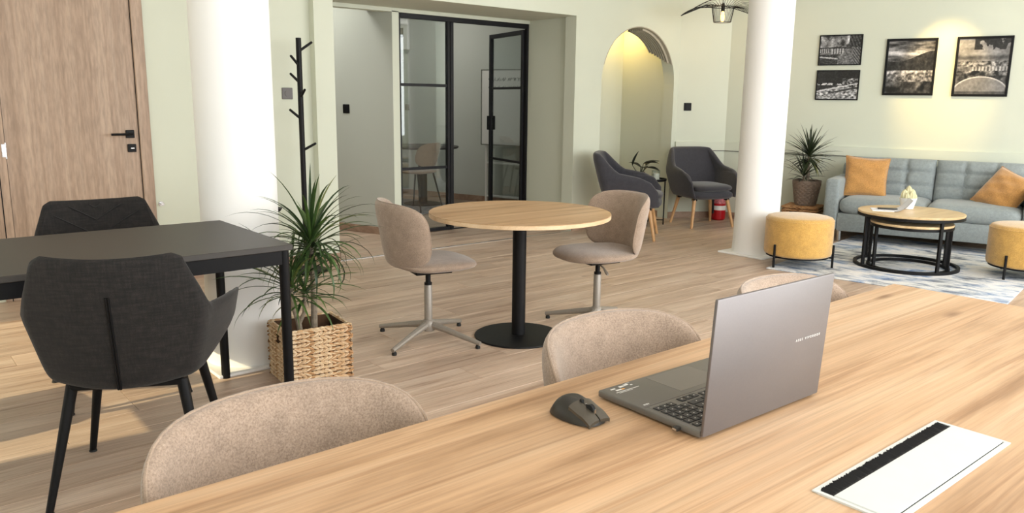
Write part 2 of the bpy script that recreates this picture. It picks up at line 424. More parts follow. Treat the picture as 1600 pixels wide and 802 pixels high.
# portal wall with the wide opening and the arch
def arch_pts(cx, z0, half, zs, n=28): return [(cx-half*cos(pi*i/n), zs+half*sin(pi*i/n)) for i in range(n+1)]
PX0, PX1, PZ = 2.999, 5.600, 2.113
AX0, AX1 = 5.975, 7.125; ACX = (AX0+AX1)/2; AH = (AX1-AX0)/2; AZS = 2.075-AH
XE = 7.201; TH = .15
b = B(); b.box(2.837, PX0, YO, YO+TH, 0, CZ); b.box(PX0, PX1, YO, YO+TH, PZ, CZ); b.box(PX1, AX0, YO, YO+TH, 0, CZ); b.box(AX1, XE, YO, YO+TH, 0, CZ)
ap = arch_pts(ACX, 0, AH, AZS)
for yy, flip in ((YO, 0), (YO+TH, 1)):
    n = len(ap); v = [(x, yy, z) for x, z in ap]+[(x, yy, CZ) for x, z in ap]
    f = [(i, i+1, n+i+1, n+i) for i in range(n-1)]
    b.add(v, f if not flip else [q[::-1] for q in f])
n = len(ap); v = [(x, YO, z) for x, z in ap]+[(x, YO+TH, z) for x, z in ap]
b.add(v, [(i, n+i, n+i+1, i+1) for i in range(n-1)])
struct('wall_back', b, 'wall', 'pale sage wall with wide portal and arched niche')
# taupe fluted lining under the arch, cut off on a slant at its right foot
LD_ = .27
def a_cut(y): return lerp(.36, .70, clamp((y-YO)/LD_))
ln = B(); v = []; nseg, ny = 40, 6
for j_ in range(ny+1):
    y = YO+.002+(LD_-.002)*j_/ny
    for i_ in range(nseg+1):
        a = lerp(a_cut(y), pi-.3, i_/nseg)
        for rr in (AH+.03, AH-.010): v.append((ACX+rr*cos(a), y, AZS+rr*sin(a)))
w_ = (nseg+1)*2
ln.add(v, [(j_*w_+i_*2+1, (j_+1)*w_+i_*2+1, (j_+1)*w_+i_*2+3, j_*w_+i_*2+3) for j_ in range(ny) for i_ in range(nseg)]
       +[(i_*2, i_*2+1, i_*2+3, i_*2+2) for i_ in range(nseg)]+[(ny*w_+i_*2+2, ny*w_+i_*2+3, ny*w_+i_*2+1, ny*w_+i_*2) for i_ in range(nseg)]
       +[(j_*w_, (j_+1)*w_, (j_+1)*w_+1, j_*w_+1) for j_ in range(ny)])
al = struct('trim_1', ln, 'lining', 'taupe fluted lining under the arch')
for k in range(8):
    y0 = YO+.040+k*.0285; vv = []; nseg = 18
    for i in range(nseg+1):
        a = lerp(1.45, a_cut(y0), i/nseg)
        for (rr, yy) in ((AH-.008, y0), (AH-.032, y0+.002), (AH-.032, y0+.012), (AH-.008, y0+.014)): vv.append((ACX+rr*cos(a), yy, AZS+rr*sin(a)))
    ff = [(i*4+k2, i*4+(k2+1) % 4, (i+1)*4+(k2+1) % 4, (i+1)*4+k2) for i in range(nseg) for k2 in range(4)]+[(0, 1, 2, 3), (nseg*4+3, nseg*4+2, nseg*4+1, nseg*4)]
    obj('slat', B().add(vv, ff), 'lining', al)
# niche behind the arch
NX0, NX1, NY = 5.78, 7.135, 6.52
b = B(); b.box(NX0-.06, NX1+.12, NY, NY+.1, 0, 2.55); b.box(NX1, NX1+.07, YO+TH, NY, 0, 2.55); b.box(NX0-.08, NX0, YO+TH, NY, 0, 2.55); b.box(NX0-.1, NX1+.1, YO+TH, NY+.05, 2.45, 2.55)
struct('wall_niche', b, 'wall', 'warmly lit alcove wall behind the arch')
# bevelled corner wall, sofa wall, far closing walls
w2a = Vector((XE, YO, 0))
struct('wall_corner', wallslab(w2a, C2, 0, CZ), 'wall', 'short angled pale sage wall with black switch')
struct('wall_right', wallslab(SW(0), SW(7.4), 0, CZ), 'wall', 'pale sage wall with framed pictures above the sofa')
b = B(); xs = -2.6
for (a, c, zt, p) in WINDOWS:
    b.box(xs, a, FRONT_Y-.15, FRONT_Y, 0, CZ); b.box(a, c, FRONT_Y-.15, FRONT_Y, 0, WIN_Z0)
    b.box(a, c, FRONT_Y-.15, FRONT_Y, zt, CZ)
    xs = c
b.box(xs, 10.4, FRONT_Y-.15, FRONT_Y, 0, CZ)
struct('wall_front', b, 'wall')
for i, (a, c, z1, p) in enumerate(WINDOWS):
    w = struct('window_%d' % (i+1), B().box(a, c, FRONT_Y-.06, FRONT_Y-.04, WIN_Z0, z1), 'frost')
    f = B(); k = .05
    for q in ((a, a+k, WIN_Z0, z1), (c-k, c, WIN_Z0, z1), (a, c, WIN_Z0, WIN_Z0+k), (a, c, z1-k, z1), ((a+c)/2-k/2, (a+c)/2+k/2, WIN_Z0, z1)):
        f.box(q[0], q[1], FRONT_Y-.09, FRONT_Y-.01, q[2], q[3])
    obj('window_frame', f, 'white', w)
y0_, y1_, z0_, z1_ = SIDE_WIN
struct('wall_side', B().box(-2.7, -2.6, -1.6, y0_, 0, CZ).box(-2.7, -2.6, y1_, 6, 0, CZ).box(-2.7, -2.6, y0_, y1_, 0, z0_).box(-2.7, -2.6, y0_, y1_, z1_, CZ), 'wall')
sw_ = struct('window_6', B().box(-2.655, -2.65, y0_, y1_, z0_, z1_), 'glass')
obj('window_frame', B().box(-2.68, -2.62, y0_, y0_+.04, z0_, z1_).box(-2.68, -2.62, y1_-.04, y1_, z0_, z1_).box(-2.68, -2.62, y0_, y1_, z1_-.04, z1_), 'white', sw_)
# portal reveal on the right, corridor and glass-room walls
struct('wall_reveal', B().box(5.66, 5.78, YO+TH, YG+.02, 0, PZ+.1), 'wall', 'side of the portal recess beside the glass door')
struct('trim_2', B().box(2.6, 5.9, YO+TH, YG+.3, PZ+.004, PZ+.10), 'wall', 'underside of the portal recess')
DP = -DS
pa = Vector((3.985, 6.50, 0))
struct('wall_partition', wallslab(pa+DP*3.6, pa, 0, CZ, .10), 'grey_wall', 'grey corridor partition beside the glass screen')
struct('wall_corridor', B().box(-.5, 3.2, 9.3, 9.4, 0, CZ).box(1.0, 1.1, 5.95, 9.3, 0, CZ), 'grey_wall')
pr = Vector((6.2, 8.6, 0))
struct('wall_room', wallslab(pr+DP*2.0, pr+DS*2.12, 0, CZ, .10), 'grey_wall', 'grey wall inside the glass-fronted room')
struct('wall_far', wallslab((2.5, 10.1), (6.2, 10.1), 0, CZ, .1), 'grey_wall')
b = B(); b.box(2.6, 5.72, YG, YG+.10, 2.083, PZ+.02); b.box(3.985, 4.058, YG, YG+.10, 0, 2.09); b.box(5.682, 5.715, YG, YG+.10, 0, 2.09); b.box(2.6, 6.9, YG+.02, YG+.12, PZ+.02, CZ)
struct('trim_3', b, 'wall', 'white casing around the black glass screen')
# pillars with square plinths
def pillar(x, y, r, label):
    prof = [(r*1.0, .014)]+[(r*(1+.045*math.exp(-z*9)), .014+z) for z in (0, .03, .07, .12, .2, .4)]+[(r*1.0, 1.6), (r*.99, CZ)]
    p = struct('pillar', B().lathe(prof[1:], 56, (x, y, 0)), 'pillar', label)
    p['category'] = 'column'
    obj('plinth', B().box(x-.225, x+.225, y-.225, y+.225, 0, .016, .004, 1), 'pillar', p)
pillar(1.452, 3.806, .181, 'round white pillar beside the black desk and coat rack')
pillar(6.072, 3.908, .188, 'round white pillar between the armchairs and the sofa')
# skirting boards and chair rail
def strip(p, q, z0, z1, th):
    p = Vector((p[0], p[1], 0)); q = Vector((q[0], q[1], 0)); d = (q-p).normalized(); n = Vector((d.y, -d.x, 0))*th
    return B().prism([(p.x+n.x, p.y+n.y), (q.x+n.x, q.y+n.y), (q.x, q.y), (p.x, p.y)], z0, z1)
def skirt(name, p, q, z1=.072): return struct(name, strip(p, q, 0.0, z1, .012), 'skirt')
skirt('baseboard_left', (1.64, YD), (2.837, YD)); skirt('baseboard_portal', (2.837, YO), (2.999, YO))
skirt('baseboard_back', (5.60, YO), (5.975, YO)); skirt('baseboard_corner', (7.125, YO), (XE, YO)); skirt('baseboard_angle', w2a, C2)
skirt('baseboard_right', SW(0), SW(7.2)); skirt('baseboard_partition', pa+DP*3.4, pa+DP*.03); skirt('baseboard_room', pr+DP*1.9, pr+DS*2.0)
skirt('baseboard_reveal', (5.66, YG), (5.66, YO+TH)); skirt('baseboard_niche', (5.8, NY), (7.13, NY))
skirt('baseboard_nook', (NX1, NY), (NX1, YO+TH))
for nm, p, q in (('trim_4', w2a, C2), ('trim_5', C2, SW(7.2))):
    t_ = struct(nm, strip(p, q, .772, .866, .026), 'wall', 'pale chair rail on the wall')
    obj('rail_shadow_strip', strip(p, q, .763, .772, .004), 'grey_plastic', t_)  # dark grey strip standing in for the shadow line under the rail
struct('trim_6', B().box(PX0, PX1, YO-.01, YO+.012, 0, .004), 'chrome', 'thin metal threshold strip in the floor')

# ------------------------------------------------------------------ wooden door
d1 = struct('door_1', B().box(DX0+.004, DX1-.004, YD+.012, YD+.052, .008, DH), 'door', 'light ash wooden door with black lever handle')
f = B()
for x0, x1 in ((DX0-.085, DX0), (DX1, DX1+.072)):
    f.box(x0, x1, YD-.012, YD+.10, 0, DH+.072, .003, 1)
f.box(DX0, DX1, YD-.012, YD+.10, DH, DH+.072, .003, 1)
obj('door_frame', f, 'door', d1)
obj('frame_groove', B().box(DX0-.050, DX0-.044, YD-.0135, YD-.011, 0, DH+.05), 'black', d1)
obj('frame_gap', B().box(DX1-.004, DX1+.001, YD+.006, YD+.05, .008, DH).box(DX0-.001, DX0+.004, YD+.006, YD+.05, .008, DH), 'rubber', d1)
hx, hz = 1.502, 1.045
obj('handle_rose', B().box(hx-.027, hx+.027, YD, YD+.012, hz-.027, hz+.027, .003, 1), 'black', d1)
obj('door_handle', B().tube([(hx, YD+.01, hz), (hx, YD-.045, hz), (hx-.006, YD-.05, hz), (hx-.13, YD-.05, hz)], .008, 10), 'black', d1)
kp = obj('lock_plate', B().box(hx-.022, hx+.032, YD, YD+.012, hz-.122, hz-.068, .003, 1), 'black', d1)
obj('thumb_turn', B().box(hx-.006, hx+.018, YD-.012, YD, hz-.099, hz-.091, .002, 1), 'chrome', kp)
for z in (.30, .955, 1.75): obj('hinge', B().tube([(DX0+.0, YD-.004, z-.05), (DX0+.0, YD-.004, z+.05)], .008, 10).box(DX0-.02, DX0, YD-.015, YD-.009, z-.04, z+.04), 'chrome', d1)
st = thing('door_stop', 'small chrome door stop fixed low on wall beside wooden door', 'door stop', (1.664, YD, .56))
obj('stop_plate', B().tube([(0, 0, 0), (0, -.006, 0)], .016, 16), 'chrome', st); obj('stop_pin', B().tube([(0, -.005, 0), (0, -.045, 0), (0, -.05, 0)], [.006, .006, .011], 12), 'chrome', st)

# ------------------------------------------------------------------ black framed glass screen with open glass door
gs = thing('glass_screen', 'black framed fixed glass panel screen in the portal', 'glass partition', (0, YG, 0))
ZT = 2.083
def bars(name, L, mat='dark_metal', parent=None):
    for q in L: obj(name, B().box(*q, .002, 1), mat, parent)
fy = (.015, .06)
bars('frame_bar', [(4.058, 4.085, *fy, 0, ZT), (5.640, 5.682, *fy, 0, ZT), (4.085, 5.640, *fy, ZT-.045, ZT), (4.618, 4.645, *fy, 0, ZT-.045), (4.651, 4.690, *fy, 0, ZT-.045), (4.085, 4.618, *fy, .004, .035), (4.690, 5.640, .02, .055, .0, .010)], parent=gs)
bars('glazing_bar', [(4.085, 4.618, .025, .05, 1.420, 1.447), (4.085, 4.618, .025, .05, .625, .652)], parent=gs)
for z0, z1 in ((.035, .625), (.652, 1.420), (1.447, ZT-.045)):
    obj('glass_pane', B().box(4.085, 4.618, .034, .040, z0, z1), 'glass', gs)
gd = thing('glass_door', 'black framed glass door leaf standing open into the grey room', 'door', (5.645, YG+.065, 0), rad(76.5))
L_ = .85
bars('stile', [(0, .045, -.02, .02, .012, 2.03), (L_-.045, L_, -.02, .02, .012, 2.03)], parent=gd)
bars('rail', [(.045, L_-.045, -.02, .02, 1.985, 2.03), (.045, L_-.045, -.02, .02, .012, .06), (.045, L_-.045, -.014, .014, 1.42, 1.445), (.045, L_-.045, -.014, .014, .62, .645)], parent=gd)
for z0, z1 in ((.06, .62), (.645, 1.42), (1.445, 1.985)): obj('glass_pane', B().box(.045, L_-.045, -.003, .003, z0, z1), 'glass', gd)
obj('pull_handle', B().box(L_-.035, L_-.012, -.05, .05, .96, 1.12, .004, 1), 'black', gd)

# inside the glass room
rg = tag(obj('rug', B().box(-.85, .75, -.65, .65, 0, .01, .004, 1), 'rug_grey', None, (5.05, 8.30, -.004), rad(17)), 'grey mottled rug on the floor of the glass-fronted room', 'rug')
t = thing('meeting_table', 'dark pedestal table seen behind the glass screen', 'table', (5.53, 8.35, .007))
obj('tabletop', B().lathe([(.0, .70), (.44, .70), (.45, .71), (.45, .722), (.44, .728), (0, .728)], 40), 'blacktop', t)
obj('column', B().lathe([(.055, .012), (.055, .70)], 20), 'black', t); obj('base', B().lathe([(.24, 0), (.24, .008), (.05, .014)], 32), 'black', t)
def cafe_chair(loc, rz, label):
    c = thing('cafe_chair', label, 'chair', loc, rz, 'chairs in the glass-fronted room')
    obj('seat', cached('cafe_seat', lambda: pillowy(.22, .21, .025, 10, 3)), 'beige', c, (0, 0, .455))
    obj('backrest', cached('cafe_back', lambda: surf(lambda u, v: (.23*sin(u*1.1), .05+.20*cos(u*1.1)+.04*v, .66+.14*v), .025, 16, 10, disc=3)), 'beige', c)
    for i, (x, y) in enumerate(((-1, -1), (1, -1), (1, 1), (-1, 1))):
        obj('leg', cached(('cafe_leg', i), lambda: B().tube([(x*.15, y*.13, .44), (x*.22, y*.22, 0)], [.011, .008], 8).mesh('leg')), 'black', c)
cafe_chair((5.18, 7.95, .007), rad(200), 'beige chair with thin dark legs nearest the glass screen')
cafe_chair((5.10, 8.95, .007), rad(-60), 'beige chair with thin dark legs behind the dark pedestal table')
wb = thing('whiteboard', 'white mobile whiteboard with faint writing behind the open glass door', 'whiteboard', (6.175, 7.97, 0), RZS)
obj('board', B().box(0, .95, -.012, .012, .76, 1.66, .003, 1), 'plate', wb)
obj('board_frame', B().box(-.012, 0, -.016, .016, .75, 1.67).box(.95, .962, -.016, .016, .75, 1.67).box(-.012, .962, -.016, .016, .75, .76).box(-.012, .962, -.016, .016, 1.66, 1.67), 'chrome', wb)
for x in (.03, .90): obj('stand_post', B().box(x, x+.03, .02, .05, 0, 1.3, .003, 1), 'plate', wb)
for z in (.10, .52): obj('stand_shelf', B().box(.06, .90, -.02, .10, z, z+.015), 'plate', wb)
for row in range(2):
    x = .10
    for k in range(9):
        pts = [(x+.045*q/6+.01*sin(q*2.1+k), -.0135, 1.55-row*.10+.022*sin(q*1.7+k*1.3)) for q in range(7)]
        obj('marker_stroke', B().tube(pts, .0025, 5), 'phone', wb); x += .066 if k % 4 != 3 else .095
pb = tag(obj('electrical_panel', B().box(-.17, .17, -.05, 0, -.22, .22, .006, 1), 'plate', None, tuple(pr+DP*.90-NS*.012+Vector((0, 0, 2.17))), RZS), 'white wall box with grey hatch high behind the glass screen', 'wall box')
obj('hatch', B().box(-.10, .10, -.056, -.05, -.06, .06), 'taupe_metal', pb)
tag(obj('wall_socket', B().box(-.04, .04, -.012, 0, -.04, .04, .004, 1).box(-.025, .025, -.016, -.012, -.025, .025, .003, 1), 'taupe_metal', None, tuple(pr+DP*.79-NS*.004+Vector((0, 0, 1.19))), RZS), 'grey socket on wall seen through the fixed glass panel', 'socket')

# ------------------------------------------------------------------ switches and sockets
def switch(loc, rz, label, hexm='black', sz=.043, rock=True):
    t = thing('wall_switch', label, 'switch', loc, rz)
    obj('cover_plate', B().box(-sz, sz, -.008, 0, -sz, sz, .003, 1), hexm, t)
    if rock: obj('rocker', B().box(-sz*.66, sz*.66, -.013, -.008, -sz*.66, sz*.66, .002, 1), hexm, t)
    return t
t = switch((2.636, YD, 1.33), 0, 'dark grey socket on wall next to the coat rack', 'grey_plastic', .043, False)
t.name = 'wall_socket'; t['category'] = 'socket'
obj('socket_ring', B().tube([(0, -.008, 0), (0, -.012, 0)], .022, 20), 'grey_plastic', t)
pw = pa+DP*1.02
switch(tuple(Vector((3.73, 0, 0)) if 0 else pa+DP*.60*1.0+Vector((0, 0, 1.20))), RZS, 'black switch on the grey corridor wall left of glass screen')
wd = (C2-w2a).normalized()
switch(tuple(w2a+wd*.12+Vector((0, 0, 1.253))), math.atan2(wd.y, wd.x), 'black switch on the angled wall above the dark armchair')

# ------------------------------------------------------------------ conference table in the foreground
ct = thing('conference_table', 'long oak conference table in the foreground with cable flap', 'table', (0, 0, 0))
TX0, TX1, TY0, TY1, TZ = -.55, 2.527, -.15, 1.112, .74
obj('tabletop', B().box(TX0, TX1, TY0, TY1, TZ-.028, TZ, .0015, 1), 'desk_oak', ct)
for x in (TX0+.06, TX1-.14):
    for y in (TY0+.06, TY1-.14): obj('leg', B().box(x, x+.08, y, y+.08, 0, TZ-.028, .004, 1), 'black', ct)
obj('beam', B().box(TX0+.14, TX1-.14, .35, .39, TZ-.09, TZ-.03).box(TX0+.14, TX1-.14, .60, .64, TZ-.09, TZ-.03), 'black', ct)
g = obj('cable_flap', B().box(1.036, 1.457, .5335, .5425, TZ, TZ+.003, .0008, 1).box(1.036, 1.457, .419, .4275, TZ, TZ+.003, .0008, 1).box(1.036, 1.043, .4275, .5335, TZ, TZ+.003).box(1.450, 1.457, .4275, .5335, TZ, TZ+.003).box(1.043, 1.450, .4275, .5335, TZ, TZ+.0012), 'flap_plate', ct)
g['label'] = 'white rectangular cable flap set into the tabletop'
obj('flap_lid', B().box(1.044, 1.449, .4292, .512, TZ+.0012, TZ+.0042, .0012, 1), 'flap_plate', g)
obj('lid_gap', B().box(1.044, 1.449, .4276, .4291, TZ+.0013, TZ+.0018), 'rubber', g)
br = B(); random.seed(3)
for k in range(620):
    x = 1.047+.400*k/620+random.uniform(-.001, .001); l = random.uniform(.0, .003) + (.004 if random.random() < .03 else 0)
    y1 = .5325+l*.6; lean = random.uniform(-.0015, .0015)
    br.add([(x-.0005, .512, TZ+.002), (x+.0005, .512, TZ+.002), (x+.0005+lean, y1, TZ+.003+random.uniform(0, .003)), (x-.0005+lean, y1, TZ+.003)], [(0, 1, 2, 3)])
br.box(1.045, 1.448, .512, .533, TZ+.0012, TZ+.0024)
o = obj('brush_strip', br, 'bristle', g); o['kind'] = 'stuff'; o['label'] = 'black bristle brush strip'

# ------------------------------------------------------------------ laptop  (local: x along hinge, y towards user, z up)
lp = thing('laptop', 'open grey laptop seen from behind on the oak table', 'laptop', (1.229, .752, TZ+.0004), rad(-1.3))
LW, LD, LH = .177, .243, .243
bs = obj('base', B().box(-LW, LW, 0, LD, .003, .0165, .0035, 2), 'laptop_deck', lp)
obj('rubber_foot', B().box(-LW+.02, LW-.02, .015, .025, 0, .0035).box(-LW+.02, LW-.02, LD-.03, LD-.02, 0, .0035), 'rubber', lp)
lid = obj('screen_lid', B().box(-LW, LW, -.0035, .0035, 0, LH, .003, 2).xform(Matrix.Translation((0, -.003, .006)) @ Matrix.Rotation(rad(3.2), 4, 'X')), 'laptop', lp)
obj('screen', B().box(-LW+.006, LW-.006, .0036, .0042, .012, LH-.008).xform(Matrix.Translation((0, -.003, .006)) @ Matrix.Rotation(rad(3.2), 4, 'X')), 'screen', lid)
obj('hinge_bar', B().tube([(-LW+.03, .001, .011), (LW-.03, .001, .011)], .0055, 12), 'rubber', lp)
def text_mesh(txt, size, spacing=1.0, ext=.0002, bold=False):
    c = bpy.data.curves.new('txt', 'FONT'); c.body = txt; c.size = size; c.align_x = 'CENTER'; c.align_y = 'CENTER'; c.extrude = ext; c.space_character = spacing
    if bold: c.offset = size*.02
    o = bpy.data.objects.new('txt', c); COL.objects.link(o)
    dg = bpy.context.evaluated_depsgraph_get(); me = bpy.data.meshes.new_from_object(o.evaluated_get(dg))
    bpy.data.objects.remove(o); return me
tm = text_mesh('ASUS VIVOBOOK', .0066, 1.75, .0003, False)
tm.transform(Matrix.Translation((0, -.003, .006)) @ Matrix.Rotation(rad(3.2), 4, 'X') @ Matrix.Translation((.112, -.0037, .127)) @ Matrix.Rotation(rad(90), 4, 'X'))
o = obj('lid_lettering', tm, 'print_white', lid); o['label'] = 'small silver lettering ASUS VIVOBOOK'
kb = obj('keyboard', B().box(-LW+.010, LW-.010, .013, .126, .0163, .0169), 'laptop_deck', lp)
def key_mesh(w, d):
    b = B(); b.box(-w/2, w/2, -d/2, d/2, 0, .0016, .0006, 1); return b.mesh('key')
KP, KD = .0174, .0168
def key(x, y, w=KP-.0022, d=KD-.0022):
    return obj('key', cached(('key', round(w, 4), round(d, 4)), lambda: key_mesh(w, d)), 'key', kb, (x, y, .0169))
def legend(x, y, txt, k): pass
rows = [(.0215, 'f'), (.0395, 'n'), (.0565, 'q'), (.0735, 'a'), (.0905, 'z'), (.1085, 's')]
x0 = -LW+.0195          # user's right-hand edge: number pad first
keys = []
for y, r in rows:
    d = KD-.0022 if r != 'f' else KD-.0042
    if r == 's':
        xs_ = [(0, 1), (1, 1), (2, 1)]
        for c_, w_ in ((4.0, 1), (5.0, 1), (6.0, 1)): keys.append((x0+c_*KP, y+.004, KP-.0022, d))
        for c_ in (7.3, 8.3): keys.append((x0+c_*KP, y, KP-.0022, d))
        keys.append((x0+11.4*KP, y, KP*5.1-.0022, d))
        for c_ in (14.5, 15.5, 16.5, 17.5): keys.append((x0+c_*KP, y, KP-.0022, d))
        for c_, w_ in xs_: keys.append((x0+c_*KP, y, KP-.0022, d))
    else:
        for c_ in range(4):
            keys.append((x0+c_*KP, y, KP-.0022, d))
        off = {'f': 0, 'n': 0, 'q': .35, 'a': .6, 'z': .1}[r]; wide = {'f': 1.0, 'n': 1.9, 'q': 1.35, 'a': 1.9, 'z': 2.2}[r]
        xx = 4.25-.5; keys.append((x0+(xx+wide/2)*KP, y, KP*wide-.0022, d)); xx += wide
        while xx < 17.2: keys.append((x0+(xx+.5)*KP, y, KP-.0022, d)); xx += 1
        w_ = 18.3-xx
        if w_ > .5: keys.append((x0+(xx+w_/2)*KP, y, KP*w_-.0022, d))
lg = B(); random.seed(11)
for (x, y, w, d) in keys:
    key(x, y, w, d)
    lg.box(x-.0012, x+.0012, y-.0012, y+.0012, .01852, .01858)
o = obj('key_legends', lg, 'print_white', kb)
obj('touchpad', B().box(-.053, .075, .143, .233, .0164, .0168, .0002, 1), 'touch', lp)
obj('palm_step', B().box(-LW+.004, LW-.004, .1275, .1295, .0164, .0170), 'laptop', lp)
sk = B()
for k, (x, y, w, h) in enumerate(((-.152, .228, .012, .004), (-.145, .219, .014, .005), (-.128, .229, .012, .006), (-.114, .231, .012, .006), (-.105, .236, .014, .0012), (-.104, .225, .006, .004))):
    sk.box(x-w/2, x+w/2, y-h/2, y+h/2, .0165, .0167)
sk.box(-.160, -.098, .2095, .2112, .0165, .0167); sk.box(-.156, -.120, .2055, .2065, .0165, .0167)
so = obj('palmrest_sticker', sk, 'print_white', lp)
obj('sticker_accent', B().box(-.138, -.130, .2165, .2205, .0165, .0168), 'print_orange', so)
lm = text_mesh('ASUS', .006, 1.1, .0002, True); lm.transform(Matrix.Translation((-.158, .137, .0167)) @ Matrix.Rotation(pi, 4, 'Z'))
obj('palmrest_logo', lm, 'print_white', lp)
ur = thing('usb_receiver', 'tiny black usb receiver plugged into the side of the laptop', 'usb receiver', (1.229-LW-.004, .80, TZ+.009), rad(-1.3))
obj('plug_body', B().box(-.008, .003, -.006, .006, -.003, .003, .001, 1), 'mouse', ur); obj('plug_collar', B().box(-.0085, -.0075, -.0045, .0045, -.0018, .0018), 'chrome', ur)

# ------------------------------------------------------------------ mouse (nose towards -y)
ms = thing('computer_mouse', 'black wireless computer mouse on the oak table beside the laptop', 'mouse', (.963, .958, TZ), rad(2))
def mouse_pt(th, ph):       # th around, ph from rim to top
    y = -.056*sin(th); x = .034*cos(th)
    return x, y
V = []; F_ = []; nA, nB = 40, 12
def mouse_top(x, y):
    t = (y+.056)/.112                               # 0 nose, 1 tail
    return .0205+.0175*math.exp(-((t-.66)/.33)**2)-.018*sstep(.80, 1.02, t)-.006*sstep(.2, -.05, t)
ring = []
for a in range(nA):
    th = 2*pi*a/nA; c, s_ = cos(th), sin(th)
    x = .0345*math.copysign(abs(c)**.62, c); y = .055*math.copysign(abs(s_)**.72, s_)
    x *= (.90+.10*cos((y/.055)*2.2)) if y < 0 else (1.0-.10*(y/.055)**2)
    ring.append((x, y))
for j in range(nB+1):
    f = j/nB; k = cos(f*pi/2)**.55 if j < nB else 0; zf = sin(f*pi/2)**.9
    for (x, y) in ring:
        X, Y = x*k*(1.04-.08*zf), y*k
        V.append((X, Y, .002+(mouse_top(X, Y)-.002)*zf*(1-.10*(X/.034)**2)))
for j in range(nB):
    for a in range(nA): F_.append((j*nA+a, j*nA+(a+1) % nA, (j+1)*nA+(a+1) % nA, (j+1)*nA+a))
F_.append(tuple(range(nA))[::-1])
obj('body', me_from('mouse', V, F_, 60), 'mouse', ms)
def mouse_button(sx):
    v = []; nu, nv = 8, 12
    for j in range(nv+1):
        y = lerp(-.0535, -.004, j/nv)
        for i in range(nu+1):
            x0_, x1_ = (.0015, .0285*(.94+.06*j/nv)); x = lerp(x0_, x1_, i/nu)
            z = mouse_top(x, y)*(1-.10*(x/.034)**2)-.0012*(i/nu)**3*3
            v.append((sx*x, y, z+.0012-(.006*(1-j/nv)**4)))
    f = [(j*(nu+1)+i, j*(nu+1)+i+1, (j+1)*(nu+1)+i+1, (j+1)*(nu+1)+i) for j in range(nv) for i in range(nu)]
    if sx < 0: f = [q[::-1] for q in f]
    b = B(); b.add(v, f); low = [Vector(p)-Vector((0, 0, .006)) for p in v]; n_ = len(v)
    b.add(low, [q[::-1] for q in f])
    edge = [(i) for i in range(nu+1)]+[(j*(nu+1)+nu) for j in range(1, nv+1)]+[nv*(nu+1)+i for i in range(nu-1, -1, -1)]+[j*(nu+1) for j in range(nv-1, 0, -1)]
    for a, c in zip(edge, edge[1:]+edge[:1]): b.f.append((a, a+n_, c+n_, c) if sx > 0 else (a, c, c+n_, a+n_))
    return b
for sx in (-1, 1): obj('button', mouse_button(sx), 'mouse_top', ms)
obj('scroll_wheel', B().tube([(-.0035, -.031, .0245), (.0035, -.031, .0245)], .0085, 20), 'rubber', ms)
obj('wheel_trim', B().box(-.002, .002, -.0425, -.0395, .019, .0262).box(-.002, .002, -.0215, -.019, .025, .0312), 'chrome', ms)
obj('dpi_button', B().box(-.003, .003, -.013, -.006, .026, .0368, .001, 1), 'rubber', ms)

# ------------------------------------------------------------------ beige swivel chairs (local: faces -y)
def beige_back():
    def pos(u, v):
        th = u*1.30; z = .608+.172*v; k = (z-.43)/.35
        rx = .238+.030*k; ry = .205+.015*k
        return (rx*sin(th), -.005+ry*cos(th)+.045*k, z)
    return surf(pos, .046, 36, 22, 'backrest', disc=3.5)
def beige_seat():
    def ex(v):
        y = v.y; v = v.copy(); v.z += .012*sstep(.1, .24, y)-.012*sstep(.12, .26, -y)-.006*(1-min(1, (v.x/.2)**2))*(1-min(1, (y/.2)**2)); return v
    return pillowy(.232, .235, .036, 14, 2.5, 'seat', ex)
def rim_cord():
    pts = []
    for i in range(64):
        a = 2*pi*i/64; c, s_ = cos(a), sin(a); k = 1/((abs(c)**3.5+abs(s_)**3.5)**(1/3.5)); u, v = c*k, s_*k
        th = u*1.30; z = .608+.172*v; kk = (z-.43)/.35; rx = .238+.030*kk; ry = .205+.015*kk
        pts.append((rx*sin(th)*1.006, -.005+ry*cos(th)*1.006+.045*kk, z))
    return B().tube(pts+[pts[0]], .0032, 6, False)
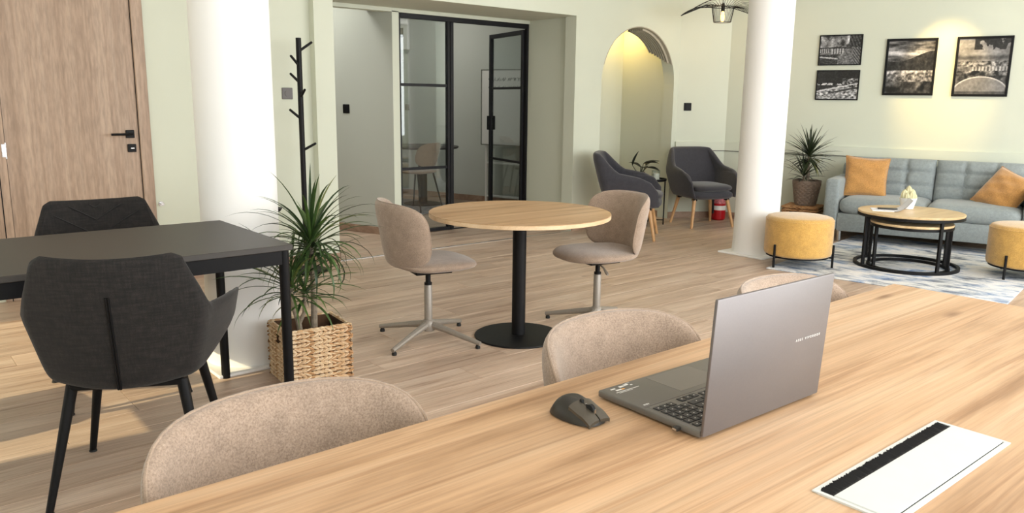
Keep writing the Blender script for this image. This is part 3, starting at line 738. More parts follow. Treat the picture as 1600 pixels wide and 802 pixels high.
def beige_chair(x, y, rz, label, base_rot=0, z=0):
    c = thing('swivel_chair', label, 'chair', (x, y, z), rz, 'beige upholstered swivel chairs')
    b_ = obj('backrest', cached('bb', beige_back), 'beige', c)
    obj('rim_seam', cached('brim', lambda: rim_cord().mesh('rim')), 'piping', b_)
    obj('seat', cached('bseat', beige_seat), 'beige', c, (0, -.02, .440))
    obj('mount_plate', cached('bmount', lambda: B().box(-.09, .09, -.11, .10, .385, .408, .006, 1).mesh('mount')), 'black', c)
    obj('gas_lift', cached('blift', lambda: B().lathe([(.014, .30), (.014, .39), (.024, .395)], 16).lathe([(.021, .305), (.021, .325)], 16).mesh('lift')), 'black', c)
    obj('height_lever', cached('blever', lambda: B().tube([(.02, -.02, .385), (.10, -.03, .37), (.135, -.032, .345), (.15, -.033, .34)], [.005, .005, .009, .007], 8).mesh('lever')), 'taupe_metal', c)
    obj('column', cached('bcol', lambda: B().lathe([(.022, .075), (.022, .31), (.018, .316)], 20).mesh('col')), 'taupe_metal', c)
    hub = obj('star_base', cached('bhub', lambda: B().lathe([(.034, .055), (.040, .075), (.036, .105), (.024, .118)], 20).mesh('hub')), 'taupe_metal', c, rz=base_rot)
    for k in range(4):
        a = k*pi/2
        obj('base_arm', cached(('barm', k), lambda: B().tube([(.02*cos(a), .02*sin(a), .090), (.12*cos(a), .12*sin(a), .072), (.33*cos(a), .33*sin(a), .028)], [.021, .017, .012], 10).mesh('arm')), 'taupe_metal', hub)
        obj('glide', cached(('bglide', k), lambda: B().lathe([(.013, 0), (.013, .012), (.008, .02)], 12, (.315*cos(a), .315*sin(a), 0)).mesh('glide')), 'rubber', hub)
    return c
def face(dx, dy): return math.atan2(dx, -dy)             # local -y turned to (dx,dy)
beige_chair(.535, 1.078, rad(0), 'beige chair tucked under the oak table, nearest the camera', rad(30))
beige_chair(1.372, 1.082, rad(0), 'beige chair tucked under the oak table behind the open laptop base', rad(20))
beige_chair(2.10, 1.065, rad(0), 'beige chair mostly hidden behind the laptop lid', rad(40))
beige_chair(2.355, 3.513, face(.97, -.24), 'beige swivel chair left of the round table, back turned', rad(22)-face(.97, -.24))
beige_chair(3.295, 3.148, face(-.97, .20), 'beige swivel chair right of the round table, facing it', rad(22)-face(-.97, .2))

# ------------------------------------------------------------------ round table
rt = thing('round_table', 'round oak table on black pedestal in the middle of the room', 'table', (2.795, 3.268, 0))
obj('tabletop', B().lathe([(0, .704), (.494, .704), (.4955, .7025), (.4955, .7015), (0, .7015)][::-1], 96), 'round_oak', rt)
obj('edge_band', B().lathe([(.47, .680), (.494, .680), (.4958, .682), (.4958, .7005), (.49, .7015)], 96), 'edge_oak', rt)
obj('column', B().lathe([(.038, .010), (.038, .672), (.10, .673), (.10, .680)], 32), 'black', rt)
obj('base_plate', B().lathe([(.246, 0), (.247, .004), (.244, .009), (.20, .012), (.04, .014)], 72), 'black', rt)

# ------------------------------------------------------------------ black desk
bd = thing('black_desk', 'long black desk with slim black legs by the wooden door', 'desk', (0, 0, 0))
KX0, KX1, KY0, KY1, KZ = -.55, 1.288, 2.850, 3.620, .745
obj('tabletop', B().box(KX0, KX1, KY0, KY1, KZ-.022, KZ, .002, 1), 'blacktop', bd)
ins = .016
obj('apron', B().box(KX0+ins, KX1-ins, KY0+ins, KY0+ins+.025, KZ-.078, KZ-.022), 'black', bd); obj('apron', B().box(KX0+ins, KX1-ins, KY1-ins-.025, KY1-ins, KZ-.078, KZ-.022), 'black', bd)
for x in (KX0+ins, KX1-ins-.025): obj('apron', B().box(x, x+.025, KY0+ins+.025, KY1-ins-.025, KZ-.078, KZ-.022), 'black', bd)
for x in (KX0+.042, KX1-.026):
    for y in (KY0+.030, KY1-.030): obj('leg', B().lathe([(.019, 0), (.0195, .01), (.0195, KZ-.022)], 20, (x, y, 0)), 'black', bd)

# ------------------------------------------------------------------ charcoal dining chairs (local: faces -y)
def dc_hw(z): return interp(z, (.38, .45, .64, .80, .86), (.195, .210, .250, .216, .200))
def dc_pos(u, v):
    s_ = abs(u); sg = 1 if u >= 0 else -1; ub = .52
    vv = (v+1)/2
    if s_ <= ub:
        a = s_/ub; zt = .826+.010*a*a-.018*max(0, a-.88)/.12*a; zb = .395+.02*a*a
    else:
        b_ = (s_-ub)/(1-ub); zt = interp(b_, (0, .04, .12, .7, 1.0), (.818, .740, .652, .650, .640)); zb = interp(b_, (0, .15, 1.0), (.415, .425, .585))
    z = lerp(zb, zt, vv); k = (z-.42)
    if s_ <= ub:
        a = s_/ub; return (sg*a*dc_hw(z), .235+.18*k-.055*a*a, z)
    b_ = (s_-ub)/(1-ub)
    return (sg*(dc_hw(z)+.075*sin(b_*pi*.5)), .235+.18*k-.055-b_*(.30+.10*(1-abs(2*vv-1))*0), z)
def dc_back(): return surf(dc_pos, .032, 84, 20, 'shell', smooth=50)
def dining_chair(x, y, rz, label):
    c = thing('dining_chair', label, 'chair', (x, y, 0), rz, 'charcoal armchairs at the black desk')
    sh = obj('shell', cached('dc', dc_back), 'charcoal', c)
    def seam():
        pts = []
        for i in range(14):
            v = lerp(-.98, .45, i/13); p = dc_pos(0, v); pts.append((p[0]+.0, p[1]+.0165+.0010, p[2]))
        b = B(); b.tube([(p[0]-.0035, p[1], p[2]) for p in pts], .0035, 6); b.tube([(p[0]+.0035, p[1], p[2]) for p in pts], .0035, 6); return b
    obj('back_seam', cached('dcs', lambda: seam().mesh('seam')), 'black', sh)
    def quilt():                      # chevron stitching on the inner face
        b = B()
        for zc in (.79, .735, .66, .585, .51):
            for sg in (-1, 1):
                pts = []
                for i in range(9):
                    xx = sg*.175*i/8; z = zc+abs(xx)*.62
                    hw = dc_hw(z); a = abs(xx)/hw
                    if z > .815 or a > .9: break
                    k = z-.42; pts.append((xx, .235+.18*k-.055*a*a-.0178, z))
                if len(pts) > 1: b.tube(pts, .0028, 6)
        return b
    obj('quilting', cached('dcq', lambda: quilt().mesh('quilt')), 'rubber', sh)
    def ex(v):
        v = v.copy(); v.x *= 1-.10*sstep(0, .24, v.y); v.z += .01*sstep(.1, .25, -v.y)*-1; return v
    obj('seat', cached('dcseat', lambda: pillowy(.235, .245, .045, 12, 3.6, 'seat', ex)), 'charcoal', c, (0, -.015, .435))
    obj('under_frame', cached('dcu', lambda: B().box(-.17, .17, -.19, .17, .375, .398, .004, 1).mesh('uf')), 'black', c)
    for i, (sx, sy) in enumerate(((-1, -1), (1, -1), (1, 1), (-1, 1))):
        lg_ = obj('leg', cached(('dcl', i), lambda: B().tube([(sx*.165, sy*.165 if sy < 0 else .15, .39), (sx*.235, sy*.225 if sy < 0 else .25, .004)], [.0185, .0115], 14).mesh('leg')), 'black', c)
        obj('foot_glide', cached(('dcf', i), lambda: B().lathe([(.014, 0), (.014, .004), (.008, .012)], 12, (sx*.2345, sy*.2245 if sy < 0 else .2495, 0)).mesh('glide')), 'rubber', lg_)
    return c
dining_chair(.690, 2.800, face(.46, .888), 'charcoal fabric armchair with its back to the camera at black desk')
dining_chair(-.42, 3.735, face(.10, -1), 'charcoal armchair past the photo edge whose shadow falls under black desk')
dining_chair(.845, 3.745, face(-.06, -1), 'charcoal quilted armchair behind the black desk, facing the camera')

# ------------------------------------------------------------------ coat rack, small stand
cr = thing('coat_rack', 'slim black coat rack with angled pegs against the sage wall', 'coat rack', (2.615, 5.55, 0))
obj('pole', B().tube([(0, 0, .015), (0, 0, 1.725)], .0195, 16), 'black', cr)
for (pr_, pv_, z0, z1) in ((.086, .05, 1.63, 1.70), (-.042, -.07, 1.525, 1.597), (-.077, .03, 1.405, 1.474), (.050, -.06, 1.30, 1.36), (-.077, -.03, 1.145, 1.216), (.098, .02, .915, .97)):
    dx, dy = .766*pr_+.643*pv_, -.643*pr_+.766*pv_
    obj('peg', B().tube([(0, 0, z0), (dx*.95, dy*.95, lerp(z0, z1, .95)), (dx, dy, z1)], [.010, .009, .007], 12), 'black', cr)
obj('base', B().lathe([(.155, 0), (.155, .008), (.15, .014), (.03, .018)], 40), 'black', cr)
ps = thing('pedestal_stand', 'small black pedestal stand half hidden behind the left pillar', 'stand', (2.265, 5.34, 0))
obj('dish', B().lathe([(.02, .505), (.06, .512), (.075, .535), (.07, .535), (.05, .522)], 28), 'dark_metal', ps)
obj('rod', B().tube([(.03, .0, .01), (.03, 0, .51)], .008, 10), 'black', ps); obj('foot', B().lathe([(.12, 0), (.12, .008), (.02, .014)], 28), 'black', ps)

# ------------------------------------------------------------------ woven basket with dracaena
def woven_basket(name, label, loc, rz, sx, sy, h, rows, mat, holes=True, lid=False):
    t = thing(name, label, 'basket', loc, rz)
    wall = B(); k = .010
    wall.box(k, sx-k, k, k+.008, .004, h-.006).box(k, sx-k, sy-k-.008, sy-k, .004, h-.006).box(k, k+.008, k, sy-k, .004, h-.006).box(sx-k-.008, sx-k, k, sy-k, .004, h-.006)
    wall.box(k, sx-k, k, sy-k, 0, .01)
    obj('core', wall, 'basket_in', t)
    rh = h/rows
    def lump(b, p, d, n, L, w, tilt, thick):
        # leaf-shaped raised strand: centre p, direction d, outward n
        up = Vector((0, 0, 1)); dirv = (d*cos(tilt)+up*sin(tilt)).normalized(); side = n.cross(dirv).normalized()
        v = []
        for i, (a, ww, hh) in enumerate(((-1, .35, .1), (-.45, .95, .8), (.2, 1.0, 1.0), (.75, .7, .7), (1, .3, .1))):
            c = p+dirv*(a*L/2)
            v += [c+side*(ww*w/2), c+side*(ww*w*.2)+n*(thick*hh), c-side*(ww*w*.2)+n*(thick*hh), c-side*(ww*w/2)]
        f = []
        for i in range(4):
            for q in range(3): f.append((i*4+q, i*4+q+1, (i+1)*4+q+1, (i+1)*4+q))
        b.add(v, f)
    faces = [((0, 0), (1, 0), (0, -1), sx), ((sx, 0), (0, 1), (1, 0), sy), ((sx, sy), (-1, 0), (0, 1), sx), ((0, sy), (0, -1), (-1, 0), sy)]
    for fi, (o_, d_, n_, L) in enumerate(faces):
        o3, d3, n3 = Vector((*o_, 0)), Vector((*d_, 0)), Vector((*n_, 0))
        for r in range(rows):
            b = B(); z = (r+.5)*rh; step = rh*1.05; m = int(L/step)+1; cut = False
            for i in range(m):
                q = (i+.5)*L/m
                if holes and L == min(sx, sy) and abs(q-L/2) < .038 and h*.70 < z < h*.88:
                    if b.v and not cut: obj('woven_band', b, mat, t); b = B()
                    cut = True; continue
                sgn = 1 if r % 2 else -1
                lump(b, o3+d3*(q+random.uniform(-.002, .002))-n3*.004+Vector((0, 0, z+rh*.02)), d3, n3, step*1.9, rh*.80, sgn*.30+random.uniform(-.22, .22), rh*.45)
            obj('woven_band', b, mat, t)
    for fi, (o_, d_, n_, L) in enumerate(faces):
        o3, d3, n3 = Vector((*o_, 0)), Vector((*d_, 0)), Vector((*n_, 0)); b = B(); m = int(L/(rh*1.2))
        for i in range(m):
            lump(b, o3+d3*((i+.5)*L/m)-n3*.008+Vector((0, 0, h-.004)), d3, Vector((0, 0, 1)), rh*2.0, .020, .0, .008)
        obj('rim', b, mat, t)
    if lid:
        b = B(); m = int(sx/(rh*1.1)); m2 = int(sy/(rh*1.0))
        for j in range(m2):
            for i in range(m):
                lump(b, Vector(((i+.5)*sx/m, (j+.5)*sy/m2, h-.004)), Vector((1, 0, 0)), Vector((0, 0, 1)), rh*1.8, rh*.9, 0, rh*.35)
        obj('woven_top', b, mat, t)
        obj('top_core', B().box(.005, sx-.005, .005, sy-.005, h-.014, h-.006), 'basket_in', t)
    return t
BRZ = rad(-6)
bk = woven_basket('woven_basket', 'square woven seagrass basket holding the dracaena by black desk', (1.428, 3.272, 0), BRZ, .310, .255, .262, 13, 'seagrass')

def leaf_mesh(L, w, elev, droop, twist=0):
    v = []; f = []; n = 9; p = Vector((0, 0, 0)); e = elev; side = Vector((0, 1, 0))
    for i in range(n+1):
        t = i/n; ww = w*(.55+.45*sin(min(1, t*2.2)*pi/2))*(1-t**3.0)+.0006
        d = Vector((cos(e), 0, sin(e))); nrm = Vector((-sin(e), 0, cos(e)))
        tw = twist*t; s_ = side*cos(tw)+nrm*sin(tw)
        v += [p-s_*ww/2+nrm*ww*.14, p-nrm*ww*.06, p+s_*ww/2+nrm*ww*.14]
        p = p+d*(L/n); e -= droop/n*(.4+1.2*t)
    for i in range(n):
        f += [(i*3, i*3+1, i*3+4, i*3+3), (i*3+1, i*3+2, i*3+5, i*3+4)]
    return me_from('leaf', v, f, 60)
def crown(parent, c, n, Lr, wr, emin, emax, mat, key_, seed, drk=1.0, avoid=None):
    random.seed(seed)
    for k in range(n):
        t = k/(n-1); el = lerp(emax, emin, t**.8)+random.uniform(-.12, .12)
        az = k*2.399963+random.uniform(-.25, .25)
        L = random.uniform(*Lr)*(.78+.22*sin(pi*min(1, t*1.2+.15))); w = random.uniform(*wr)
        dr = random.uniform(.6, 1.25)*(.45+1.05*t)*drk
        z = c[2]+.07*(1-t)-.03
        if avoid is not None and abs((az-avoid+pi) % (2*pi)-pi) < .65: L *= .62
        obj('leaf', leaf_mesh(L, w, el, dr, random.uniform(-.5, .5)), mat, parent, (c[0], c[1], z), az)
dp = thing('dracaena_plant', 'tall green dracaena with long narrow leaves in the woven basket', 'plant', (1.60, 3.39, .012))
obj('nursery_pot', B().lathe([(.085, 0), (.105, .185), (.100, .185), (.098, .17), (0, .17)], 28), 'black', dp)
obj('soil', B().lathe([(.095, .17), (.06, .188), (0, .192)], 24), 'soil', dp)
obj('stem', B().tube([(.03, .02, .17), (.035, .02, .3), (.04, .03, .45), (.035, .03, .62)], [.017, .015, .013, .011], 10), 'stem', dp)
obj('stem', B().tube([(-.045, .0, .17), (-.055, .005, .26), (-.075, .01, .33), (-.085, .01, .43)], [.014, .013, .010, .009], 10), 'stem', dp)
obj('stem', B().tube([(-.055, .005, .24), (-.03, -.01, .30), (-.025, -.015, .40)], [.011, .010, .008], 10), 'stem', dp)
crown(dp, (.035, .03, .59), 104, (.30, .44), (.012, .019), -.08, 1.38, 'leaf', 'a', 21, 1.9, rad(114))
crown(dp, (-.085, .01, .41), 54, (.28, .46), (.011, .017), .05, 1.1, 'leaf', 'b', 22, 1.2, rad(100))
crown(dp, (-.025, -.015, .38), 26, (.22, .36), (.013, .019), -.15, 1.35, 'leaf', 'c', 23, 1.2, rad(105))

# ------------------------------------------------------------------ graphite armchairs with oak legs (local: faces -y)
def ac_hw(z): return interp(z, (.30, .40, .58, .70, .84), (.235, .268, .298, .262, .218))
def ac_pos(u, v):
    s_ = abs(u); sg = 1 if u >= 0 else -1; ub = .40; vv = (v+1)/2
    if s_ <= ub:
        a = s_/ub; zt = .822-.012*a**4; zb = .315
    else:
        b_ = (s_-ub)/(1-ub); zt = interp(b_, (0, .10, .24, .60, .85, 1.0), (.812, .735, .640, .605, .560, .47)); zb = interp(b_, (0, 1.0), (.315, .325))
    z = lerp(zb, zt, vv); k = z-.32
    if s_ <= ub:
        a = s_/ub; th = a*1.0
        return (sg*ac_hw(z)*sin(th*pi/2)**.9 if a > 0 else 0, .20+.30*k-.075*(a**2.2), z)
    b_ = (s_-ub)/(1-ub)
    hw = ac_hw(z)
    return (sg*(hw+.012*sin(b_*pi)-.01*b_), .20+.30*k*(1-.75*sstep(0, .7, b_))-.075-b_*(.42), z)
def armchair(x, y, rz, label):
    c = thing('armchair', label, 'armchair', (x, y, 0), rz, 'graphite armchairs with wooden legs')
    obj('shell', cached('ac', lambda: surf(ac_pos, .062, 52, 20, 'shell', smooth=60)), 'graphite', c)
    obj('seat_base', cached('acb', lambda: pillowy(.262, .275, .05, 12, 4.2, 'seatbase')), 'graphite', c, (0, -.035, .345))
    obj('seat_cushion', cached('acc', lambda: pillowy(.235, .255, .042, 12, 4.0, 'seatc')), 'graphite', c, (0, -.065, .420))
    for i, (sx, sy) in enumerate(((-1, -1), (1, -1), (1, 1), (-1, 1))):
        obj('leg', cached(('acl', i), lambda: B().tube([(sx*.19, -.20 if sy < 0 else .14, .315), (sx*.245, -.265 if sy < 0 else .205, 0)], [.021, .0135], 14).mesh('leg')), 'leg_oak', c)
        obj('leg_bracket', cached(('acbk', i), lambda: B().box(sx*.19-.022, sx*.19+.022, (-.20 if sy < 0 else .14)-.024, (-.20 if sy < 0 else .14)+.024, .285, .31, .004, 1).mesh('br')), 'black', c)
    return c
armchair(5.845, 5.185, face(.60, -.80), 'graphite armchair seen from the side in front of the arch')
armchair(7.06, 5.245, face(-.40, -.917), 'graphite armchair facing forward below the black switch')

# side table with plant and candle jar
stb = thing('side_table', 'small round black metal side table between the two armchairs', 'side table', (6.615, 5.605, 0))
obj('tray', B().lathe([(0, .470), (.175, .470), (.185, .476), (.187, .495), (.182, .495), (.177, .480), (0, .479)], 48), 'black', stb)
for k in range(4):
    a = rad(-52)+k*pi/2
    obj('leg', B().tube([(.17*cos(a), .17*sin(a), 0), (.17*cos(a), .17*sin(a), .472)], .007, 8), 'black', stb)
obj('stretcher', B().tube([(.17*cos(rad(-52)), .17*sin(rad(-52)), .05), (-.17*cos(rad(-52)), -.17*sin(rad(-52)), .05)], .005, 8).tube([(.17*cos(rad(38)), .17*sin(rad(38)), .05), (-.17*cos(rad(38)), -.17*sin(rad(38)), .05)], .005, 8), 'black', stb)
sp = thing('potted_plant', 'small plant with broad near-black leaves on the side table', 'plant', (6.525, 5.655, .4805))
obj('pot', B().lathe([(.038, 0), (.052, .085), (.048, .085), (.044, .07), (0, .07)], 24), 'pot_taupe', sp)
def broad_leaf(L, w, elev, droop):
    v = []; f = []; n = 8; p = Vector((0, 0, 0)); e = elev
    for i in range(n+1):
        t = i/n; ww = w*sin(pi*min(1, t**.8*.97+.03))**.8; nrm = Vector((-sin(e), 0, cos(e)))
        v += [p+Vector((0, -ww/2, 0))+nrm*ww*.18, p, p+Vector((0, ww/2, 0))+nrm*ww*.18]; p = p+Vector((cos(e), 0, sin(e)))*(L/n); e -= droop/n
    for i in range(n): f += [(i*3, i*3+1, i*3+4, i*3+3), (i*3+1, i*3+2, i*3+5, i*3+4)]
    return me_from('leaf', v, f, 60)
for (az, el, L, w, dr, st_) in ((-1.0, 1.25, .17, .10, .1, (-.07, .05, .15)), (-.75, .25, .17, .11, .5, (.02, -.02, .17)), (-.3, .55, .18, .10, .7, (.05, -.03, .15)), (-2.2, .3, .15, .10, .7, (.0, -.02, .13)), (2.0, .6, .15, .09, .6, (.0, .0, .13)), (-1.2, -.05, .15, .10, .3, (.05, -.04, .13))):
    s2 = obj('stem', B().tube([(0, 0, .06), (st_[0]*.6, st_[1]*.6, .10), st_], .0035, 6), 'dark_leaf', sp)
    obj('leaf', broad_leaf(L, w, el, dr), 'dark_leaf', sp, st_, az)
cj = thing('candle_jar', 'clear glass candle jar on the small black side table', 'candle', (6.660, 5.555, .4805))
obj('jar', B().lathe([(.044, 0), (.046, .004), (.046, .105), (.043, .105), (.043, .006), (0, .005)], 28), 'jar', cj)
obj('wax', B().lathe([(0, .006), (.041, .006), (.041, .070), (0, .070)], 24), 'charm', cj)
fe = thing('fire_extinguisher', 'red fire extinguisher standing behind the forward-facing armchair', 'extinguisher', (7.530, 5.345, 0))
obj('cylinder', B().lathe([(.060, 0), (.075, .012), (.078, .03), (.078, .40), (.070, .445), (.045, .475), (.025, .485), (.022, .51)], 32), 'red', fe)
def band(r, z0, z1, a0, a1, n=14):
    b = B(); v = [(r*cos(lerp(a0, a1, i/n)), r*sin(lerp(a0, a1, i/n)), z) for z in (z0, z1) for i in range(n+1)]
    b.add(v, [(i, i+1, n+2+i, n+1+i) for i in range(n)]); return b
obj('white_label', band(.0787, .115, .165, pi*.95, pi*1.75), 'plate', fe); obj('print_label', band(.0787, .19, .34, pi*.95, pi*1.75), plain('pink_label', '#c8757a', .5, 0, .5, 60), fe)
obj('valve', B().box(-.05, .03, -.012, .012, .505, .535, .003, 1).tube([(-.02, 0, .54), (.09, 0, .56)], .008, 8).tube([(-.02, 0, .525), (.08, 0, .515)], .006, 8), 'black', fe)
obj('hose', B().tube([(-.03, .0, .52), (-.10, .01, .50), (-.105, .01, .40), (-.098, .005, .08)], .011, 10), 'rubber', fe)

# ------------------------------------------------------------------ sofa (local: x along wall, +y towards wall)
sf = thing('sofa', 'blue-grey two-seat sofa with tufted back cushions', 'sofa', tuple(SW(2.18, 0, 0)), RZS)
# local frame: x = along DS, y = towards wall (rotated 90 deg left of DS = +NS)
HL = .88; AW = .130
obj('base', B().box(-HL+AW, HL-AW, -.895, -.07, .105, .275, .012, 2), 'sofa', sf)
obj('back_frame', B().box(-HL+.02, HL-.02, -.20, -.05, .105, .715, .03, 3), 'sofa', sf)
for sx in (-1, 1):
    obj('arm', B().box(min(sx*HL, sx*(HL-AW)), max(sx*HL, sx*(HL-AW)), -.905, -.06, .105, .600, .030, 3), 'sofa', sf)
def seat_cush():
    def ex(v):
        v = v.copy(); v.z += .012*(1-(v.x/.39)**2)*(1-(v.y/.36)**2) if v.z > 0 else 0; return v
    return pillowy(.377, .360, .082, 18, 9.0, 'seatcushion', ex)
for sx in (-1, 1): obj('seat_cushion', cached('sfs', seat_cush), 'sofa', sf, (sx*.375, -.560, .345))
def back_cush():
    w, h, t0 = .373, .200, .085; nx, nz = 48, 32; V = []; f = []
    lx, lz = (-.125, .125), (-.066, .066)
    def depth(x, z):
        r = max(abs(x)/w, abs(z)/h); px = (1-abs(x/w)**7); pz = (1-abs(z/h)**5)
        d = t0*sqrt(max(0, px*pz))
        gr = 0
        for a in lx: gr = max(gr, math.exp(-((x-a)/.015)**2))
        for a in lz: gr = max(gr, math.exp(-((z-a)/.015)**2)*.9)
        bt = 0
        for a in lx:
            for c in lz: bt = max(bt, math.exp(-(((x-a)**2+(z-c)**2)/.0012)))
        return d*(1-.34*gr-.28*bt)
    for j in range(nz+1):
        for i in range(nx+1):
            tx = -1+2*i/nx; tz = -1+2*j/nz
            x = w*math.copysign(1-(1-abs(tx))**1.25, tx); z = h*math.copysign(1-(1-abs(tz))**1.25, tz)
            V.append((x, -depth(x, z), z))
    n0 = len(V)
    for j in range(nz+1):
        for i in range(nx+1):
            x, y, z = V[j*(nx+1)+i]; V.append((x, .05*sqrt(max(0, (1-abs(x/w)**9)*(1-abs(z/h)**9))), z))
    for j in range(nz):
        for i in range(nx):
            a = j*(nx+1)+i; q = (a, a+1, a+nx+2, a+nx+1); f.append(q); f.append(tuple(k+n0 for k in q[::-1]))
    return me_from('backcushion', V, f, 80)
btn = lambda: B().lathe([(0, 0), (.010, .002), (.013, .005), (.008, .008), (0, .009)], 12)
for sx in (-1, 1):
    bc = obj('back_cushion', cached('sfb', back_cush), 'sofa', sf, (sx*.376, -.275, .590), rot=(rad(-12), 0, 0))
    for a in (-.125, .125):
        for c in (-.066, .066): obj('tuft_button', cached('btn', lambda: btn().xform(Matrix.Rotation(rad(90), 4, 'X')).mesh('btn')), 'sofa', bc, (a, -.034, c))
for sx in (-1, 1):
    for y in (-.855, -.12): obj('leg', B().lathe([(.019, 0), (.021, .105)], 16, (sx*(HL-.155), y, .0)), 'chrome', sf)

def throw_pillow(sz=.235, th=.085):
    n = 22; V = []; f = []
    def z(u, v): return th*sqrt(max(0, (1-abs(u)**2.6)*(1-abs(v)**2.6)))**.85
    for side in (1, -1):
        for j in range(n+1):
            for i in range(n+1):
                u, v = -1+2*i/n, -1+2*j/n
                pin = 1-.085*(1-v*v)*abs(u)**2*1.0; pin2 = 1-.085*(1-u*u)*abs(v)**2
                wr = .006*sin(u*5+v*9)*(1-u*u)*(1-v*v)+.004*sin(13*v-4*u)*(1-u*u)*(1-v*v)
                V.append((sz*u*pin, sz*v*pin2, side*z(u, v)+wr))
    m = (n+1)**2
    for j in range(n):
        for i in range(n):
            a = j*(n+1)+i; q = (a, a+1, a+n+2, a+n+1); f.append(q); f.append(tuple(k+m for k in q[::-1]))
    return me_from('pillow', V, f, 80)
def place_pillow(s, off, z, lean, roll, yaw, label, sz=.235, th=.085):
    o = tag(obj('throw_pillow', throw_pillow(sz, th), 'ochre'), label, 'pillow', 'ochre pillows on the sofa')
    o.matrix_world = Matrix.Translation(SW(s, off, z)) @ Matrix.Rotation(RZS+yaw, 4, 'Z') @ Matrix.Rotation(rad(90)-lean, 4, 'X') @ Matrix.Rotation(roll, 4, 'Z')
    def cord():
        pts = []
        for k in range(4):
            for i in range(10):
                t = -1+2*i/10; u, v = ((t, -1), (1, t), (-t, 1), (-1, -t))[k]
                pin = 1-.085*(1-v*v)*abs(u)**2; pin2 = 1-.085*(1-u*u)*abs(v)**2
                pts.append((sz*u*pin*1.005, sz*v*pin2*1.005, 0))
        return B().tube(pts+[pts[0]], .004, 6, False)
    obj('piped_edge', cord(), 'ochre', o)
place_pillow(1.60, .545, .605, rad(17), rad(-3), rad(14), 'ochre square pillow propped upright beside the left sofa arm', .20, .075)
place_pillow(2.77, .545, .545, rad(34), rad(-22), rad(-22), 'ochre pillow slumped on its corner at the right sofa arm', .20, .09)

# ------------------------------------------------------------------ rug, poufs, coffee tables
RA = math.atan2(.165, .986)
tag(obj('rug', B().box(0, 2.25, 0, 1.675, 0, .011, .004, 1), 'rug', None, (5.838, 1.812, 0), RA), 'distressed white and blue rug under the coffee table', 'rug')
def pouf(x, y, rz, label):
    c = thing('pouf', label, 'pouf', (x, y, .0115), rz, 'round mustard poufs')
    prof = [(.0, .085), (.235, .085), (.258, .095), (.264, .115), (.264, .360), (.262, .376), (.250, .394), (.225, .402), (0, .408)]
    cu = obj('cushion', cached('pf', lambda: B().lathe(prof, 64).mesh('pouf', 60)), 'mustard', c)
    obj('top_piping', cached('pfp', lambda: B().tube([(.2615*cos(2*pi*i/64), .2615*sin(2*pi*i/64), .374) for i in range(65)], .004, 6, False).mesh('pp')), 'mustard', cu)
    fr = obj('frame', cached('pff', lambda: B().lathe([(.10, .076), (.245, .076), (.245, .086), (.10, .086)], 40).mesh('pff')), 'black', c)
    for k in range(3):
        a = k*2*pi/3
        obj('leg', cached(('pfl', k), lambda: B().tube([(.272*cos(a), .272*sin(a), 0), (.272*cos(a), .272*sin(a), .185)], .0095, 10).tube([(.272*cos(a), .272*sin(a), .08), (.24*cos(a), .24*sin(a), .08)], .006, 8).mesh('leg')), 'black', c)
pouf(5.880, 3.385, math.atan2(.044, -.267), 'mustard round pouf beside the white pillar')
pouf(6.90, 2.065, math.atan2(.044, -.267), 'mustard round pouf cut off by the right edge of the photo')

def coffee_table(x, y, r, h, label, leg_a, name='coffee_table', gap=None, z=.0115):
    t = thing(name, label, 'coffee table', (x, y, z), 0, 'nested round coffee tables')
    obj('tabletop', B().lathe([(0, h-.018), (r-.004, h-.018), (r-.001, h-.012), (r-.001, h-.003), (r-.004, h), (0, h)], 80), 'coffee_oak', t)
    obj('top_ring', B().lathe([(r-.03, h-.040), (r, h-.040), (r, h-.018), (r-.03, h-.018)], 80), 'black', t)
    a0, a1 = gap if gap else (0, 2*pi)
    pts = [((r-.012)*cos(lerp(a0, a1, i/72)), (r-.012)*sin(lerp(a0, a1, i/72)), .011) for i in range(73)]
    ring = B(); v = []; n = len(pts)
    for p in pts:
        d = Vector((p[0], p[1], 0)).normalized()
        for (dr, dz) in ((-.012, -.011), (.012, -.011), (.012, .011), (-.012, .011)): v.append(Vector(p)+d*dr+Vector((0, 0, dz)))
    ring.add(v, [(i*4+k, i*4+(k+1) % 4, (i+1)*4+(k+1) % 4, (i+1)*4+k) for i in range(n-1) for k in range(4)]+([(3, 2, 1, 0), (n*4-4, n*4-3, n*4-2, n*4-1)]))
    obj('floor_ring', ring, 'black', t)
    for a in leg_a:
        b = B().box(-.011, .011, -.011, .011, .02, h-.04, .001, 1).xform(Matrix.Rotation(a, 4, 'Z') @ Matrix.Translation((r-.0125, 0, 0)))
        obj('leg', b, 'black', t)
    return t
V_a = math.atan2(-.40, -.92)                       # direction from table towards the camera
coffee_table(6.565, 2.815, .395, .448, 'larger round coffee table with oak top and black frame', [V_a-.95, V_a+.62, V_a+2.2, V_a-2.2+.0, ])
coffee_table(6.500, 2.770, .305, .375, 'smaller coffee table nested under the larger one', [V_a-1.0, V_a-1.75, V_a+2.0, V_a+1.3])
CTZ = .0115+.448
cp = thing('potted_cactus', 'small pale cactus in a white pot on the coffee table', 'plant', (6.685, 2.900, CTZ+.0005))
obj('pot', B().lathe([(.040, 0), (.046, .004), (.068, .092), (.063, .092), (.058, .08), (0, .08)], 32), 'white_pot', cp)
obj('soil', B().lathe([(.0595, .080), (.03, .088), (0, .089)], 24), 'soil', cp)
